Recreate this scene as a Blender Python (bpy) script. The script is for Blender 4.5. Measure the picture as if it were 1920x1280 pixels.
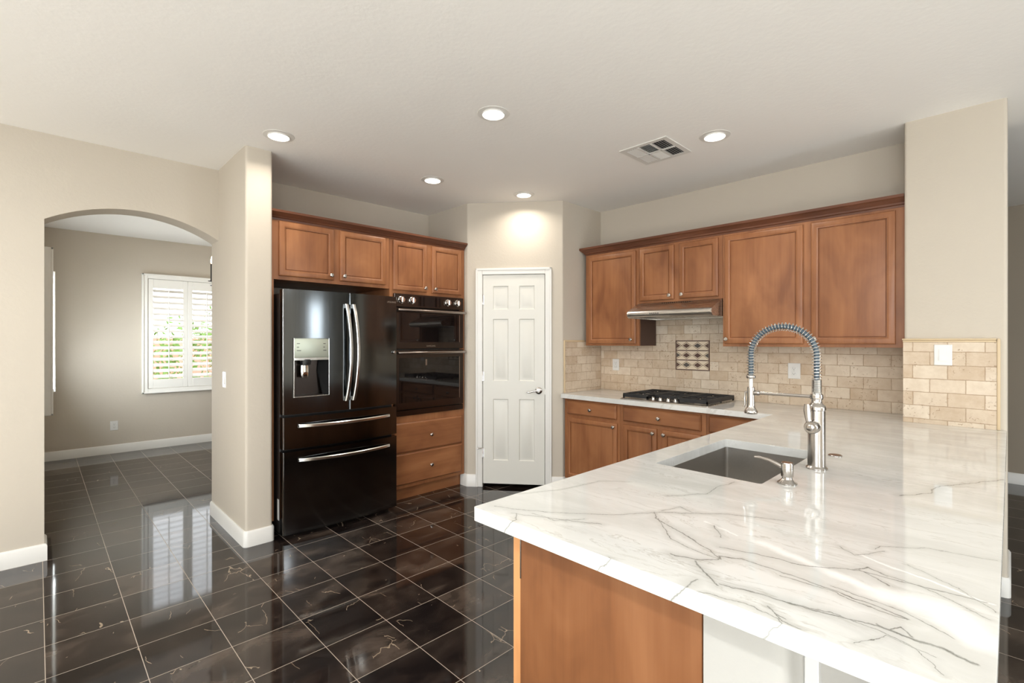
import bpy, bmesh, math, random
from mathutils import Vector, Matrix
random.seed(7)
S = bpy.context.scene
for o in list(bpy.data.objects):
    bpy.data.objects.remove(o, do_unlink=True)
COL = S.collection
PI = math.pi

# ---------------------------------------------------------------- camera
HEAD = math.atan2(935.0, 912.0)
cd = bpy.data.cameras.new('camera')
cam = bpy.data.objects.new('camera', cd)
COL.objects.link(cam)
cd.sensor_width = 36.0
cd.lens = 912.0 * 36.0 / 1920.0
cd.clip_start = 0.02
cam.location = (0, 0, 1.405)
cam.rotation_euler = (PI / 2, 0, HEAD - PI / 2)
S.camera = cam

# ---------------------------------------------------------------- world, exposure
S.view_settings.view_transform = 'Standard'
S.view_settings.look = 'None'
S.view_settings.exposure = 0.52
S.view_settings.gamma = 1.0
S.view_settings.use_curve_mapping = False
W = bpy.data.worlds.new('world')
S.world = W
W.use_nodes = True
bg = W.node_tree.nodes['Background']
bg.inputs[0].default_value = (0.93, 0.97, 1.0, 1)
bg.inputs[1].default_value = 2.5
S.cycles.max_bounces = 10
S.cycles.diffuse_bounces = 6
S.cycles.glossy_bounces = 5
S.cycles.transmission_bounces = 6
S.cycles.transparent_max_bounces = 8
S.cycles.sample_clamp_indirect = 6.0
S.cycles.caustics_reflective = False
S.cycles.caustics_refractive = False


def area(name, loc, direction, sx, sy, power, color=(1, 1, 1), shape='RECTANGLE', spread=PI):
    l = bpy.data.lights.new(name, 'AREA')
    l.shape = shape
    l.size = sx
    l.size_y = sy
    l.energy = power
    l.color = color
    l.spread = spread
    o = bpy.data.objects.new(name, l)
    COL.objects.link(o)
    o.location = loc
    o.rotation_euler = Vector(direction).to_track_quat('-Z', 'Y').to_euler()
    return o


# daylight through the great-room windows behind the camera
DAY = (0.86, 0.94, 1.0)
area('daylight_patio', (-5.66, -1.3, 1.35), (1, 0, -.38), 3.8, 2.1, 130, DAY)
area('daylight_garden', (-1.9, -4.06, 1.60), (0, 1, -.5), 2.0, 1.5, 30, DAY)
area('daylight_back', (3.27, -4.06, 1.2), (0, 1, -.1), .74, 2.1, 36, DAY)
# fill lamps added on the unseen ceiling behind the camera
FILL_XY = ((-1.2, -2.6), (-3.4, -2.6), (-1.2, 0.2), (-3.4, 0.2), (-1.4, 2.8), (1.6, -2.6))
for lx, ly in FILL_XY:
    area('added_fill_light', (lx, ly, 2.737), (0, 0, -1), .16, .16, 27, (.96, .98, 1), 'DISK')
# daylight through the two dining-room windows
area('daylight_dining_side', (-0.14, 6.75, 1.5), (1, 0, .45), 0.8, 1.5, 88, DAY)

# ---------------------------------------------------------------- materials
def node_mat(name):
    m = bpy.data.materials.new(name)
    m.use_nodes = True
    nt = m.node_tree
    return m, nt, nt.nodes['Principled BSDF']


def N(nt, typ, **kw):
    n = nt.nodes.new(typ)
    for k, v in kw.items():
        if k.startswith('i_'):
            key = k[2:]
            key = int(key) if key.isdigit() else key
            n.inputs[key].default_value = v
        else:
            setattr(n, k, v)
    return n


def M(nt, op, a, b=None, c=None, clamp=False):
    n = nt.nodes.new('ShaderNodeMath')
    n.operation = op
    n.use_clamp = clamp
    for i, v in enumerate((a, b, c)):
        if v is None:
            continue
        if isinstance(v, (int, float)):
            n.inputs[i].default_value = v
        else:
            nt.links.new(v, n.inputs[i])
    return n.outputs[0]


def mixc(nt, fac, a, b):
    n = nt.nodes.new('ShaderNodeMix')
    n.data_type = 'RGBA'
    for sock, v in ((n.inputs[0], fac), (n.inputs[6], a), (n.inputs[7], b)):
        if isinstance(v, (int, float)):
            sock.default_value = v
        elif isinstance(v, tuple):
            sock.default_value = v if len(v) == 4 else (*v, 1)
        else:
            nt.links.new(v, sock)
    return n.outputs[2]


def srgb(r, g, b):
    f = lambda c: c / 12.92 if c <= 0.04045 else ((c + 0.055) / 1.055) ** 2.4
    return (f(r / 255), f(g / 255), f(b / 255))


def simple(name, rgb, rough=0.5, metal=0.0, spec=0.5, bump=None, vary=0.0, coat=0.0):
    """one colour with a faint procedural mottle; bump = (scale, strength, distance)"""
    m, nt, p = node_mat(name)
    p.inputs['Roughness'].default_value = rough
    p.inputs['Metallic'].default_value = metal
    p.inputs['Specular IOR Level'].default_value = spec
    p.inputs['Coat Weight'].default_value = coat
    tc = N(nt, 'ShaderNodeTexCoord')
    no = N(nt, 'ShaderNodeTexNoise', i_Scale=4.0, i_Detail=3.0)
    nt.links.new(tc.outputs['Object'], no.inputs['Vector'])
    d = tuple(c * (1 - vary) for c in rgb)
    u = tuple(min(1, c * (1 + vary)) for c in rgb)
    nt.links.new(mixc(nt, no.outputs[0], d, u), p.inputs['Base Color'])
    if bump:
        nb = N(nt, 'ShaderNodeTexNoise', i_Scale=bump[0], i_Detail=4.0)
        nt.links.new(tc.outputs['Object'], nb.inputs['Vector'])
        b = N(nt, 'ShaderNodeBump', i_Strength=bump[1], i_Distance=bump[2])
        nt.links.new(nb.outputs[0], b.inputs['Height'])
        nt.links.new(b.outputs[0], p.inputs['Normal'])
    return m


def wood(name, dark, mid, light, axis, rough=0.36):
    m, nt, p = node_mat(name)
    p.inputs['Roughness'].default_value = rough
    p.inputs['Specular IOR Level'].default_value = 0.4
    tc = N(nt, 'ShaderNodeTexCoord')
    sc = [38.0, 38.0, 38.0]
    sc[axis] = 1.6
    mp = N(nt, 'ShaderNodeMapping')
    mp.inputs['Scale'].default_value = sc
    nt.links.new(tc.outputs['Object'], mp.inputs['Vector'])
    g = N(nt, 'ShaderNodeTexNoise', i_Scale=1.0, i_Detail=5.0, i_Roughness=0.6)
    nt.links.new(mp.outputs[0], g.inputs['Vector'])
    sc2 = [5.0, 5.0, 5.0]
    sc2[axis] = 2.0
    mp2 = N(nt, 'ShaderNodeMapping')
    mp2.inputs['Scale'].default_value = sc2
    nt.links.new(tc.outputs['Object'], mp2.inputs['Vector'])
    bl = N(nt, 'ShaderNodeTexNoise', i_Scale=1.0, i_Detail=3.0, i_Distortion=0.7)
    nt.links.new(mp2.outputs[0], bl.inputs['Vector'])
    f = M(nt, 'ADD', M(nt, 'MULTIPLY', g.outputs[0], 0.28), M(nt, 'MULTIPLY', bl.outputs[0], 0.72))
    r = N(nt, 'ShaderNodeValToRGB')
    r.color_ramp.elements[0].position = 0.33
    r.color_ramp.elements[0].color = (*dark, 1)
    r.color_ramp.elements[1].position = 0.68
    r.color_ramp.elements[1].color = (*light, 1)
    e = r.color_ramp.elements.new(0.5)
    e.color = (*mid, 1)
    nt.links.new(f, r.inputs[0])
    nt.links.new(r.outputs[0], p.inputs['Base Color'])
    return m


MAT = {}
WD, WM, WL = srgb(124, 78, 50), srgb(146, 96, 62), srgb(164, 111, 73)
MAT['wood'] = wood('stained_maple', WD, WM, WL, 2)
MAT['wood_x'] = wood('stained_maple_drawer_x', WD, WM, WL, 0)
MAT['wood_y'] = wood('stained_maple_drawer_y', WD, WM, WL, 1)
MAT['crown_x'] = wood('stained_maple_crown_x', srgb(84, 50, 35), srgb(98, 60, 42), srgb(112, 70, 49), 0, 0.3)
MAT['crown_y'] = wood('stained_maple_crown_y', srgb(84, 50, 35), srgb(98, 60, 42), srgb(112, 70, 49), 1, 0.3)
MAT['panel_wood'] = wood('oak_veneer', srgb(112, 70, 42), srgb(132, 85, 52), srgb(147, 99, 64), 2, 0.4)
MAT['edge_wood'] = wood('pale_edge_wood', srgb(190, 132, 82), srgb(208, 150, 98), srgb(218, 164, 112), 2, 0.4)
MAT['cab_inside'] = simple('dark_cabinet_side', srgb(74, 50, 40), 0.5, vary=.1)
MAT['wall'] = simple('greige_wall_paint', srgb(195, 186, 172), 0.7, spec=0.25, bump=(55, .25, .004), vary=.015)
MAT['wall_dimmed'] = simple('dimmed_wall_paint', srgb(150, 139, 124), 0.7, spec=0.25, bump=(55, .25, .004))  # wall colour darkened to stand in for the dim light of the hall
MAT['wall_white'] = simple('white_wall_paint', srgb(184, 182, 176), 0.6, spec=0.3, bump=(55, .15, .003))
MAT['ceiling'] = simple('knockdown_ceiling_paint', srgb(244, 242, 238), 0.8, spec=0.2, bump=(38, .22, .005), vary=.01)
MAT['reflector'] = simple('pale_reflector', srgb(238, 234, 228), 0.95, spec=.1, bump=(300, .4, .004), vary=.05)  # kept very pale so the added floor sheet throws light upward
MAT['trim'] = simple('white_trim_paint', srgb(222, 220, 215), 0.35, spec=0.45)
MAT['door'] = simple('white_door_paint', srgb(216, 214, 206), 0.4, spec=0.45)
MAT['plastic'] = simple('white_plastic', srgb(222, 221, 217), 0.3)
MAT['slot'] = simple('dark_slot', (.01, .01, .01), 0.5)
MAT['black'] = simple('black_plastic', (.012, .012, .013), 0.35)
MAT['matte_black'] = simple('matte_black', (.006, .006, .006), .8, spec=.15)
MAT['iron'] = simple('black_cast_iron', (.012, .012, .013), 0.5, bump=(200, .3, .001))
MAT['gloss_black'] = simple('black_glass', (.006, .005, .005), 0.03, spec=0.6)
MAT['nickel'] = simple('brushed_nickel', (.50, .47, .44), 0.22, 1.0)
MAT['chrome'] = simple('polished_metal', (.80, .79, .77), 0.12, 1.0)
MAT['hose'] = simple('blue_grey_hose', srgb(70, 84, 94), 0.5)
MAT['shutter'] = simple('white_shutter', srgb(240, 238, 232), 0.4)
MAT['brown_steel'] = simple('warm_black_stainless', (.075, .062, .055), 0.3, 1.0, vary=.05)
MAT['cream_stone'] = simple('cream_stone', srgb(222, 206, 182), 0.5, vary=.08)
MAT['pencil'] = simple('travertine_pencil_trim', srgb(206, 184, 150), 0.45, vary=.08)
MAT['dark_stone'] = simple('dark_mosaic_stone', srgb(88, 62, 52), 0.4, vary=.3)
MAT['grey_stone'] = simple('grey_mosaic_stone', srgb(82, 76, 70), 0.4, vary=.3)
MAT['taupe_stone'] = simple('taupe_mosaic_stone', srgb(150, 130, 108), 0.45, vary=.15)
MAT['leaf'] = simple('leaf_green', srgb(112, 150, 60), 0.6, vary=.4)
MAT['garden'] = simple('desert_gravel', srgb(196, 170, 150), 0.9, vary=.1)
MAT['garden_wall'] = simple('pink_block_wall', srgb(205, 160, 140), 0.9, vary=.1)


def brushed(name, rgb, rough, axis=2, amt=.12):
    m, nt, p = node_mat(name)
    p.inputs['Metallic'].default_value = 1.0
    tc = N(nt, 'ShaderNodeTexCoord')
    mp = N(nt, 'ShaderNodeMapping')
    sc = [160.0, 160.0, 160.0]
    sc[axis] = 1.5
    mp.inputs['Scale'].default_value = sc
    nt.links.new(tc.outputs['Object'], mp.inputs['Vector'])
    no = N(nt, 'ShaderNodeTexNoise', i_Scale=1.0, i_Detail=3.0)
    nt.links.new(mp.outputs[0], no.inputs['Vector'])
    nt.links.new(M(nt, 'ADD', M(nt, 'MULTIPLY', no.outputs[0], amt), rough - amt / 2), p.inputs['Roughness'])
    nt.links.new(mixc(nt, no.outputs[0], tuple(c * .93 for c in rgb), tuple(c * 1.07 for c in rgb)), p.inputs['Base Color'])
    return m


MAT['fridge'] = brushed('black_stainless', (.115, .123, .128), .13, 2, .05)
MAT['fridge_side'] = simple('dark_fridge_cabinet', (.02, .017, .016), .4)
MAT['steel'] = brushed('brushed_steel', (.56, .53, .49), .28, 1, .1)
MAT['sink_steel'] = brushed('sink_steel', (.52, .50, .47), .33, 0, .1)
MAT['handle_steel'] = brushed('handle_steel', (.72, .70, .66), .2, 2, .06)
MAT['oven_steel'] = brushed('oven_black_steel', (.085, .070, .062), .24, 0, .06)
MAT['oven_handle'] = brushed('oven_handle_steel', (.34, .29, .26), .22, 0, .06)
MAT['dispenser'] = simple('silver_display_glass', srgb(196, 204, 190), .38, .55)


def emit(name, rgb, strength):
    m = bpy.data.materials.new(name)
    m.use_nodes = True
    nt = m.node_tree
    nt.nodes.clear()
    e = N(nt, 'ShaderNodeEmission')
    e.inputs[0].default_value = (*rgb, 1)
    e.inputs[1].default_value = strength
    o = N(nt, 'ShaderNodeOutputMaterial')
    nt.links.new(e.outputs[0], o.inputs[0])
    return m


MAT['lamp'] = emit('lamp_lens', (1, .93, .82), 5.0)
MAT['bulb'] = emit('flame_bulb', (1, .72, .42), 9.0)


def glass():
    m = bpy.data.materials.new('window_glass')
    m.use_nodes = True
    nt = m.node_tree
    nt.nodes.clear()
    t = N(nt, 'ShaderNodeBsdfTransparent')
    g = N(nt, 'ShaderNodeBsdfGlossy')
    g.inputs['Roughness'].default_value = 0.02
    mx = N(nt, 'ShaderNodeMixShader')
    mx.inputs[0].default_value = 0.06
    o = N(nt, 'ShaderNodeOutputMaterial')
    nt.links.new(t.outputs[0], mx.inputs[1])
    nt.links.new(g.outputs[0], mx.inputs[2])
    nt.links.new(mx.outputs[0], o.inputs[0])
    return m


MAT['glass'] = glass()


def floor_mat():
    m, nt, p = node_mat('polished_dark_marble_tile')
    tc = N(nt, 'ShaderNodeTexCoord')
    sp = N(nt, 'ShaderNodeSeparateXYZ')
    nt.links.new(tc.outputs['Object'], sp.inputs[0])
    PX, PY = .3088, .3025
    u = M(nt, 'DIVIDE', M(nt, 'SUBTRACT', sp.outputs[0], .332), PX)
    v = M(nt, 'DIVIDE', M(nt, 'SUBTRACT', sp.outputs[1], 2.2), PY)
    fu, fv = M(nt, 'FRACT', u), M(nt, 'FRACT', v)
    eu = M(nt, 'MULTIPLY', M(nt, 'MINIMUM', fu, M(nt, 'SUBTRACT', 1.0, fu)), PX)
    ev = M(nt, 'MULTIPLY', M(nt, 'MINIMUM', fv, M(nt, 'SUBTRACT', 1.0, fv)), PY)
    grout = M(nt, 'LESS_THAN', M(nt, 'MINIMUM', eu, ev), .0015)
    cell = N(nt, 'ShaderNodeCombineXYZ')
    nt.links.new(M(nt, 'FLOOR', u), cell.inputs[0])
    nt.links.new(M(nt, 'FLOOR', v), cell.inputs[1])
    wn = N(nt, 'ShaderNodeTexWhiteNoise', noise_dimensions='2D')
    nt.links.new(cell.outputs[0], wn.inputs['Vector'])
    off = N(nt, 'ShaderNodeVectorMath', operation='MULTIPLY')
    nt.links.new(wn.outputs['Color'], off.inputs[0])
    off.inputs[1].default_value = (9, 9, 9)
    pos = N(nt, 'ShaderNodeVectorMath', operation='ADD')
    nt.links.new(tc.outputs['Object'], pos.inputs[0])
    nt.links.new(off.outputs[0], pos.inputs[1])
    mp = N(nt, 'ShaderNodeMapping')
    mp.inputs['Scale'].default_value = (3.0, 5.0, 3.0)
    mp.inputs['Rotation'].default_value = (0, 0, .5)
    nt.links.new(pos.outputs[0], mp.inputs['Vector'])
    bl = N(nt, 'ShaderNodeTexNoise', i_Scale=1.1, i_Detail=6.0, i_Roughness=.62, i_Distortion=.6)
    nt.links.new(mp.outputs[0], bl.inputs['Vector'])
    f = M(nt, 'ADD', bl.outputs[0], M(nt, 'MULTIPLY', M(nt, 'SUBTRACT', wn.outputs['Value'], .5), .22))
    r = N(nt, 'ShaderNodeValToRGB')
    r.color_ramp.elements[0].position = .36
    r.color_ramp.elements[0].color = (*srgb(24, 19, 18), 1)
    r.color_ramp.elements[1].position = .72
    r.color_ramp.elements[1].color = (*srgb(78, 67, 59), 1)
    e = r.color_ramp.elements.new(.54)
    e.color = (*srgb(43, 35, 31), 1)
    nt.links.new(f, r.inputs[0])
    # hair veins: crack lines of a stretched cell pattern where a mask allows them
    mv = N(nt, 'ShaderNodeMapping')
    mv.inputs['Scale'].default_value = (6.0, 3.2, 3.0)
    mv.inputs['Rotation'].default_value = (0, 0, .9)
    nt.links.new(pos.outputs[0], mv.inputs['Vector'])
    n0 = N(nt, 'ShaderNodeTexNoise', i_Scale=2.5, i_Detail=3.0)
    nt.links.new(mv.outputs[0], n0.inputs['Vector'])
    dv = N(nt, 'ShaderNodeVectorMath', operation='MULTIPLY_ADD')
    nt.links.new(n0.outputs['Color'], dv.inputs[0])
    dv.inputs[1].default_value = (.5, .5, 0)
    nt.links.new(mv.outputs[0], dv.inputs[2])
    n1 = N(nt, 'ShaderNodeTexVoronoi', feature='DISTANCE_TO_EDGE', i_Scale=1.0)
    nt.links.new(dv.outputs[0], n1.inputs['Vector'])
    n2 = N(nt, 'ShaderNodeTexNoise', i_Scale=6.0, i_Detail=3.0)
    nt.links.new(pos.outputs[0], n2.inputs['Vector'])
    ridge = M(nt, 'LESS_THAN', n1.outputs[0], .006)
    mask = M(nt, 'GREATER_THAN', n2.outputs[0], .59)
    vein = M(nt, 'MULTIPLY', ridge, mask)
    n3 = N(nt, 'ShaderNodeTexNoise', i_Scale=34.0, i_Detail=2.0)
    nt.links.new(pos.outputs[0], n3.inputs['Vector'])
    speck = M(nt, 'MULTIPLY', M(nt, 'GREATER_THAN', n3.outputs[0], .76), M(nt, 'GREATER_THAN', n2.outputs[0], .5))
    vein = M(nt, 'MAXIMUM', vein, M(nt, 'MULTIPLY', speck, .35))
    c = mixc(nt, M(nt, 'MULTIPLY', vein, .5), r.outputs[0], srgb(190, 170, 145))
    c = mixc(nt, grout, c, srgb(164, 152, 138))
    nt.links.new(c, p.inputs['Base Color'])
    nt.links.new(M(nt, 'ADD', M(nt, 'MULTIPLY', grout, .5), .055), p.inputs['Roughness'])
    p.inputs['Specular IOR Level'].default_value = .62
    return m


def brick_mat(name, a, b, oz, oh, seed=0.0):
    """tumbled travertine brick laid in the plane of axes a (along) and z"""
    m, nt, p = node_mat(name)
    tc = N(nt, 'ShaderNodeTexCoord')
    sp = N(nt, 'ShaderNodeSeparateXYZ')
    nt.links.new(tc.outputs['Object'], sp.inputs[0])
    cb = N(nt, 'ShaderNodeCombineXYZ')
    nt.links.new(M(nt, 'ADD', M(nt, 'MULTIPLY', sp.outputs[a], b), oh), cb.inputs[0])
    nt.links.new(M(nt, 'SUBTRACT', sp.outputs[2], oz), cb.inputs[1])
    wob = N(nt, 'ShaderNodeTexNoise', i_Scale=22.0, i_Detail=2.0)
    nt.links.new(tc.outputs['Object'], wob.inputs['Vector'])
    wv = N(nt, 'ShaderNodeVectorMath', operation='MULTIPLY_ADD')
    nt.links.new(wob.outputs['Color'], wv.inputs[0])
    wv.inputs[1].default_value = (.006, .006, 0)
    nt.links.new(cb.outputs[0], wv.inputs[2])
    br = N(nt, 'ShaderNodeTexBrick')
    br.offset = .5
    br.inputs['Scale'].default_value = 1.0
    br.inputs['Brick Width'].default_value = .157
    br.inputs['Row Height'].default_value = .0803
    br.inputs['Mortar Size'].default_value = .0028
    br.inputs['Mortar Smooth'].default_value = .35
    br.inputs['Bias'].default_value = 0.0
    br.inputs['Color1'].default_value = (*srgb(190, 168, 142), 1)
    br.inputs['Color2'].default_value = (*srgb(222, 209, 190), 1)
    br.inputs['Mortar'].default_value = (*srgb(160, 134, 106), 1)
    nt.links.new(wv.outputs[0], br.inputs['Vector'])
    n = N(nt, 'ShaderNodeTexNoise', i_Scale=16.0, i_Detail=6.0, i_Roughness=.65)
    nt.links.new(tc.outputs['Object'], n.inputs['Vector'])
    mot = mixc(nt, M(nt, 'MULTIPLY', M(nt, 'SUBTRACT', n.outputs[0], .3), 2.4, clamp=True), srgb(178, 152, 124), srgb(226, 212, 192))
    c = mixc(nt, .36, br.outputs['Color'], mot)
    n2 = N(nt, 'ShaderNodeTexNoise', i_Scale=70.0, i_Detail=3.0, i_Distortion=1.0)
    nt.links.new(tc.outputs['Object'], n2.inputs['Vector'])
    n3 = N(nt, 'ShaderNodeTexNoise', i_Scale=6.0, i_Detail=2.0)
    nt.links.new(tc.outputs['Object'], n3.inputs['Vector'])
    pit = M(nt, 'MULTIPLY', M(nt, 'GREATER_THAN', n2.outputs[0], .63), M(nt, 'GREATER_THAN', n3.outputs[0], .50))
    c = mixc(nt, M(nt, 'MULTIPLY', pit, .55), c, srgb(140, 108, 76))
    nt.links.new(c, p.inputs['Base Color'])
    p.inputs['Roughness'].default_value = .55
    p.inputs['Specular IOR Level'].default_value = .35
    hgt = M(nt, 'SUBTRACT', M(nt, 'SUBTRACT', M(nt, 'MULTIPLY', n.outputs[0], .35), br.outputs['Fac']), M(nt, 'MULTIPLY', pit, .4))
    bp = N(nt, 'ShaderNodeBump', i_Strength=.5, i_Distance=.004)
    nt.links.new(hgt, bp.inputs['Height'])
    nt.links.new(bp.outputs[0], p.inputs['Normal'])
    return m


VEINS = [
    (.0016, .45, [(1.113, 1.107), (1.243, 1.041), (1.411, 1.012), (1.483, 0.932)]),
    (.0016, .7, [(0.978, 1.077), (1.001, 1.017), (1.068, 0.903), (1.169, 0.781), (1.265, 0.718), (1.409, 0.558), (1.467, 0.435)]),
    (.0022, .5, [(0.970, 0.999), (1.024, 0.889), (1.066, 0.805), (1.086, 0.768)]),
    (.0016, .8, [(1.268, 0.720), (1.227, 0.690), (1.178, 0.576), (1.130, 0.486), (1.104, 0.458)]),
    (.0018, .95, [(1.050, 0.548), (1.059, 0.495), (1.096, 0.461), (1.120, 0.465), (1.139, 0.423)]),
    (.0022, .75, [(1.053, 0.493), (1.020, 0.456), (0.981, 0.413)]),
    (.0016, .85, [(1.170, 0.488), (1.193, 0.401), (1.200, 0.323), (1.260, 0.226), (1.266, 0.159), (1.272, 0.098), (1.278, 0.030)]),
    (.0016, .95, [(1.139, 0.424), (1.137, 0.385), (1.134, 0.306), (1.123, 0.233), (1.113, 0.168), (1.099, 0.127)]),
    (.0014, .8, [(1.118, 0.339), (1.120, 0.246), (1.095, 0.166), (1.099, 0.127)]),
    (.0018, .8, [(0.991, 0.412), (1.009, 0.327), (1.019, 0.255), (1.025, 0.213), (1.041, 0.163)]),
    (.0024, .95, [(1.041, 0.163), (1.036, 0.119), (1.036, 0.079), (1.025, 0.033)]),
    (.0014, .5, [(0.931, 0.426), (0.950, 0.350), (0.941, 0.285)]),
    (.002, .5, [(1.437, 0.763), (1.543, 0.685), (1.662, 0.690), (1.744, 0.669)]),
    (.003, .55, [(1.967, 0.246), (2.073, 0.182), (2.173, 0.176), (2.458, 0.017)]),
    (.002, .4, [(1.415, 0.229), (1.446, 0.219), (1.516, 0.137), (1.540, 0.020)]),
    (.0025, .5, [(1.264, 0.228), (1.228, 0.168)]),
    (.0018, .55, [(0.972, 0.315), (0.954, 0.296), (0.949, 0.277)]),
    (.0011, .8, [(1.015, 0.292), (1.031, 0.226), (1.024, 0.155), (1.003, 0.078)]),
    (.001, .8, [(1.143, 0.251), (1.127, 0.132), (1.079, 0.064)]),
    (.0011, .7, [(1.285, 0.194), (1.261, 0.106), (1.203, 0.023)]),
    (.001, .6, [(1.370, 0.160), (1.313, 0.070), (1.244, 0.018)]),
    (.0012, .7, [(1.230, 0.685), (1.128, 0.590), (1.108, 0.523), (1.103, 0.464)]),
    (.0012, .6, [(1.373, 0.282), (1.342, 0.251), (1.417, 0.209)]),
    (.0013, .8, [(1.291, 0.554), (1.224, 0.506)]),
    (.0013, .7, [(0.972, 0.315), (0.937, 0.278), (0.931, 0.251)]),
    (.0011, .7, [(1.015, 0.953), (1.017, 0.875), (1.085, 0.826)]),
    (.0011, .6, [(1.293, 0.706), (1.366, 0.686), (1.342, 0.634)]),
    (.0012, .5, [(0.952, 0.179), (1.016, 0.146), (1.008, 0.104), (0.960, 0.069)]),
    (.0016, .9, [(1.045, 0.166), (1.038, 0.146), (1.062, 0.131), (1.042, 0.111)]),
    (.0016, .8, [(1.256, 0.236), (1.293, 0.214), (1.274, 0.179)]),
    (.0013, .9, [(0.980, 0.985), (0.945, 0.955), (0.918, 0.946)]),
    (.0016, .9, [(0.975, 0.452), (0.915, 0.456)]),
    (.0013, .8, [(0.940, 0.285), (0.918, 0.272)]),
    (.0013, .6, [(0.931, 0.64), (0.918, 0.62)]),
]
BANDS = [
    (.014, .8, [(1.260, 0.426), (1.209, 0.269), (1.176, 0.170)]),
    (.034, .8, [(1.176, 0.170), (1.189, 0.091), (1.109, 0.036)]),
    (.006, .5, [(1.304, 0.579), (1.268, 0.481)]),
    (.006, .5, [(1.355, 0.243), (1.276, 0.022)]),
]


def counter_mat():
    g = bpy.data.node_groups.new('vein_segment', 'ShaderNodeTree')
    for nm, st in (('P', 'NodeSocketVector'), ('A', 'NodeSocketVector'), ('D', 'NodeSocketVector'), ('W', 'NodeSocketFloat'), ('S', 'NodeSocketFloat'), ('Prev', 'NodeSocketFloat')):
        g.interface.new_socket(nm, in_out='INPUT', socket_type=st)
    g.interface.new_socket('Mask', in_out='OUTPUT', socket_type='NodeSocketFloat')
    gi, go = g.nodes.new('NodeGroupInput'), g.nodes.new('NodeGroupOutput')

    def vm(op, a, b=None):
        n = g.nodes.new('ShaderNodeVectorMath')
        n.operation = op
        g.links.new(a, n.inputs[0])
        if b is not None:
            g.links.new(b, n.inputs[1])
        return n
    seq = g.nodes.new('ShaderNodeVectorMath')          # keeps the segments in one sequence
    seq.operation = 'MULTIPLY_ADD'
    g.links.new(gi.outputs['Prev'], seq.inputs[0])
    seq.inputs[1].default_value = (1e-9, 1e-9, 0)
    g.links.new(gi.outputs['P'], seq.inputs[2])
    pa = vm('SUBTRACT', seq.outputs[0], gi.outputs['A']).outputs[0]
    t = M(g, 'DIVIDE', vm('DOT_PRODUCT', pa, gi.outputs['D']).outputs['Value'], vm('DOT_PRODUCT', gi.outputs['D'], gi.outputs['D']).outputs['Value'], clamp=True)
    sc = vm('SCALE', gi.outputs['D'])
    g.links.new(t, sc.inputs['Scale'])
    d = vm('DISTANCE', pa, sc.outputs[0]).outputs['Value']
    g.links.new(M(g, 'MINIMUM', gi.outputs['Prev'], M(g, 'DIVIDE', d, M(g, 'MULTIPLY', gi.outputs['W'], gi.outputs['S']))), go.inputs[0])

    m, nt, p = node_mat('white_quartzite')
    tc = N(nt, 'ShaderNodeTexCoord')
    sp = N(nt, 'ShaderNodeSeparateXYZ')
    nt.links.new(tc.outputs['Object'], sp.inputs[0])
    flat = N(nt, 'ShaderNodeCombineXYZ')
    nt.links.new(sp.outputs[0], flat.inputs[0])
    nt.links.new(M(nt, 'ADD', sp.outputs[1], M(nt, 'MULTIPLY', M(nt, 'SUBTRACT', sp.outputs[2], .914), .8)), flat.inputs[1])
    jit = N(nt, 'ShaderNodeTexNoise', i_Scale=16.0, i_Detail=5.0, i_Roughness=.6)
    nt.links.new(tc.outputs['Object'], jit.inputs['Vector'])
    jm = N(nt, 'ShaderNodeVectorMath', operation='MULTIPLY_ADD')
    nt.links.new(jit.outputs['Color'], jm.inputs[0])
    jm.inputs[1].default_value = (.03, .03, 0)
    nt.links.new(flat.outputs[0], jm.inputs[2])
    cen = N(nt, 'ShaderNodeVectorMath', operation='SUBTRACT')
    nt.links.new(jm.outputs[0], cen.inputs[0])
    cen.inputs[1].default_value = (.015, .015, 0)
    P = cen.outputs[0]

    def chain(lines, wmul):
        prev = None
        for w, s, pts in lines:
            for a, b in zip(pts, pts[1:]):
                n = nt.nodes.new('ShaderNodeGroup')
                n.node_tree = g
                nt.links.new(P, n.inputs['P'])
                n.inputs['A'].default_value = (a[0], a[1], 0)
                n.inputs['D'].default_value = (b[0] - a[0], b[1] - a[1], 0)
                n.inputs['W'].default_value = w * wmul
                n.inputs['S'].default_value = s
                if prev is None:
                    n.inputs['Prev'].default_value = 1000.0
                else:
                    nt.links.new(prev, n.inputs['Prev'])
                prev = n.outputs[0]
        return prev
    dmin = chain(VEINS, 1.0)
    dark = M(nt, 'SUBTRACT', 1.0, M(nt, 'MULTIPLY', dmin, .52), clamp=True)
    halo = M(nt, 'SUBTRACT', 1.0, M(nt, 'MULTIPLY', dmin, .05), clamp=True)
    band = M(nt, 'SUBTRACT', 1.3, chain(BANDS, 1.4), clamp=True)
    # soft clouding and faint grey streaks that run across the slab
    mp = N(nt, 'ShaderNodeMapping')
    mp.inputs['Scale'].default_value = (7.0, 1.6, 1.0)
    mp.inputs['Rotation'].default_value = (0, 0, .25)
    nt.links.new(P, mp.inputs['Vector'])
    cl = N(nt, 'ShaderNodeTexNoise', i_Scale=1.0, i_Detail=6.0, i_Roughness=.62, i_Distortion=.8)
    nt.links.new(mp.outputs[0], cl.inputs['Vector'])
    r = N(nt, 'ShaderNodeValToRGB')
    r.color_ramp.elements[0].position = .34
    r.color_ramp.elements[0].color = (*srgb(207, 207, 203), 1)
    r.color_ramp.elements[1].position = .62
    r.color_ramp.elements[1].color = (*srgb(224, 224, 221), 1)
    nt.links.new(cl.outputs[0], r.inputs[0])
    st = N(nt, 'ShaderNodeTexNoise', i_Scale=2.2, i_Detail=5.0, i_Roughness=.6, i_Distortion=1.0)
    nt.links.new(mp.outputs[0], st.inputs['Vector'])
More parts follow.
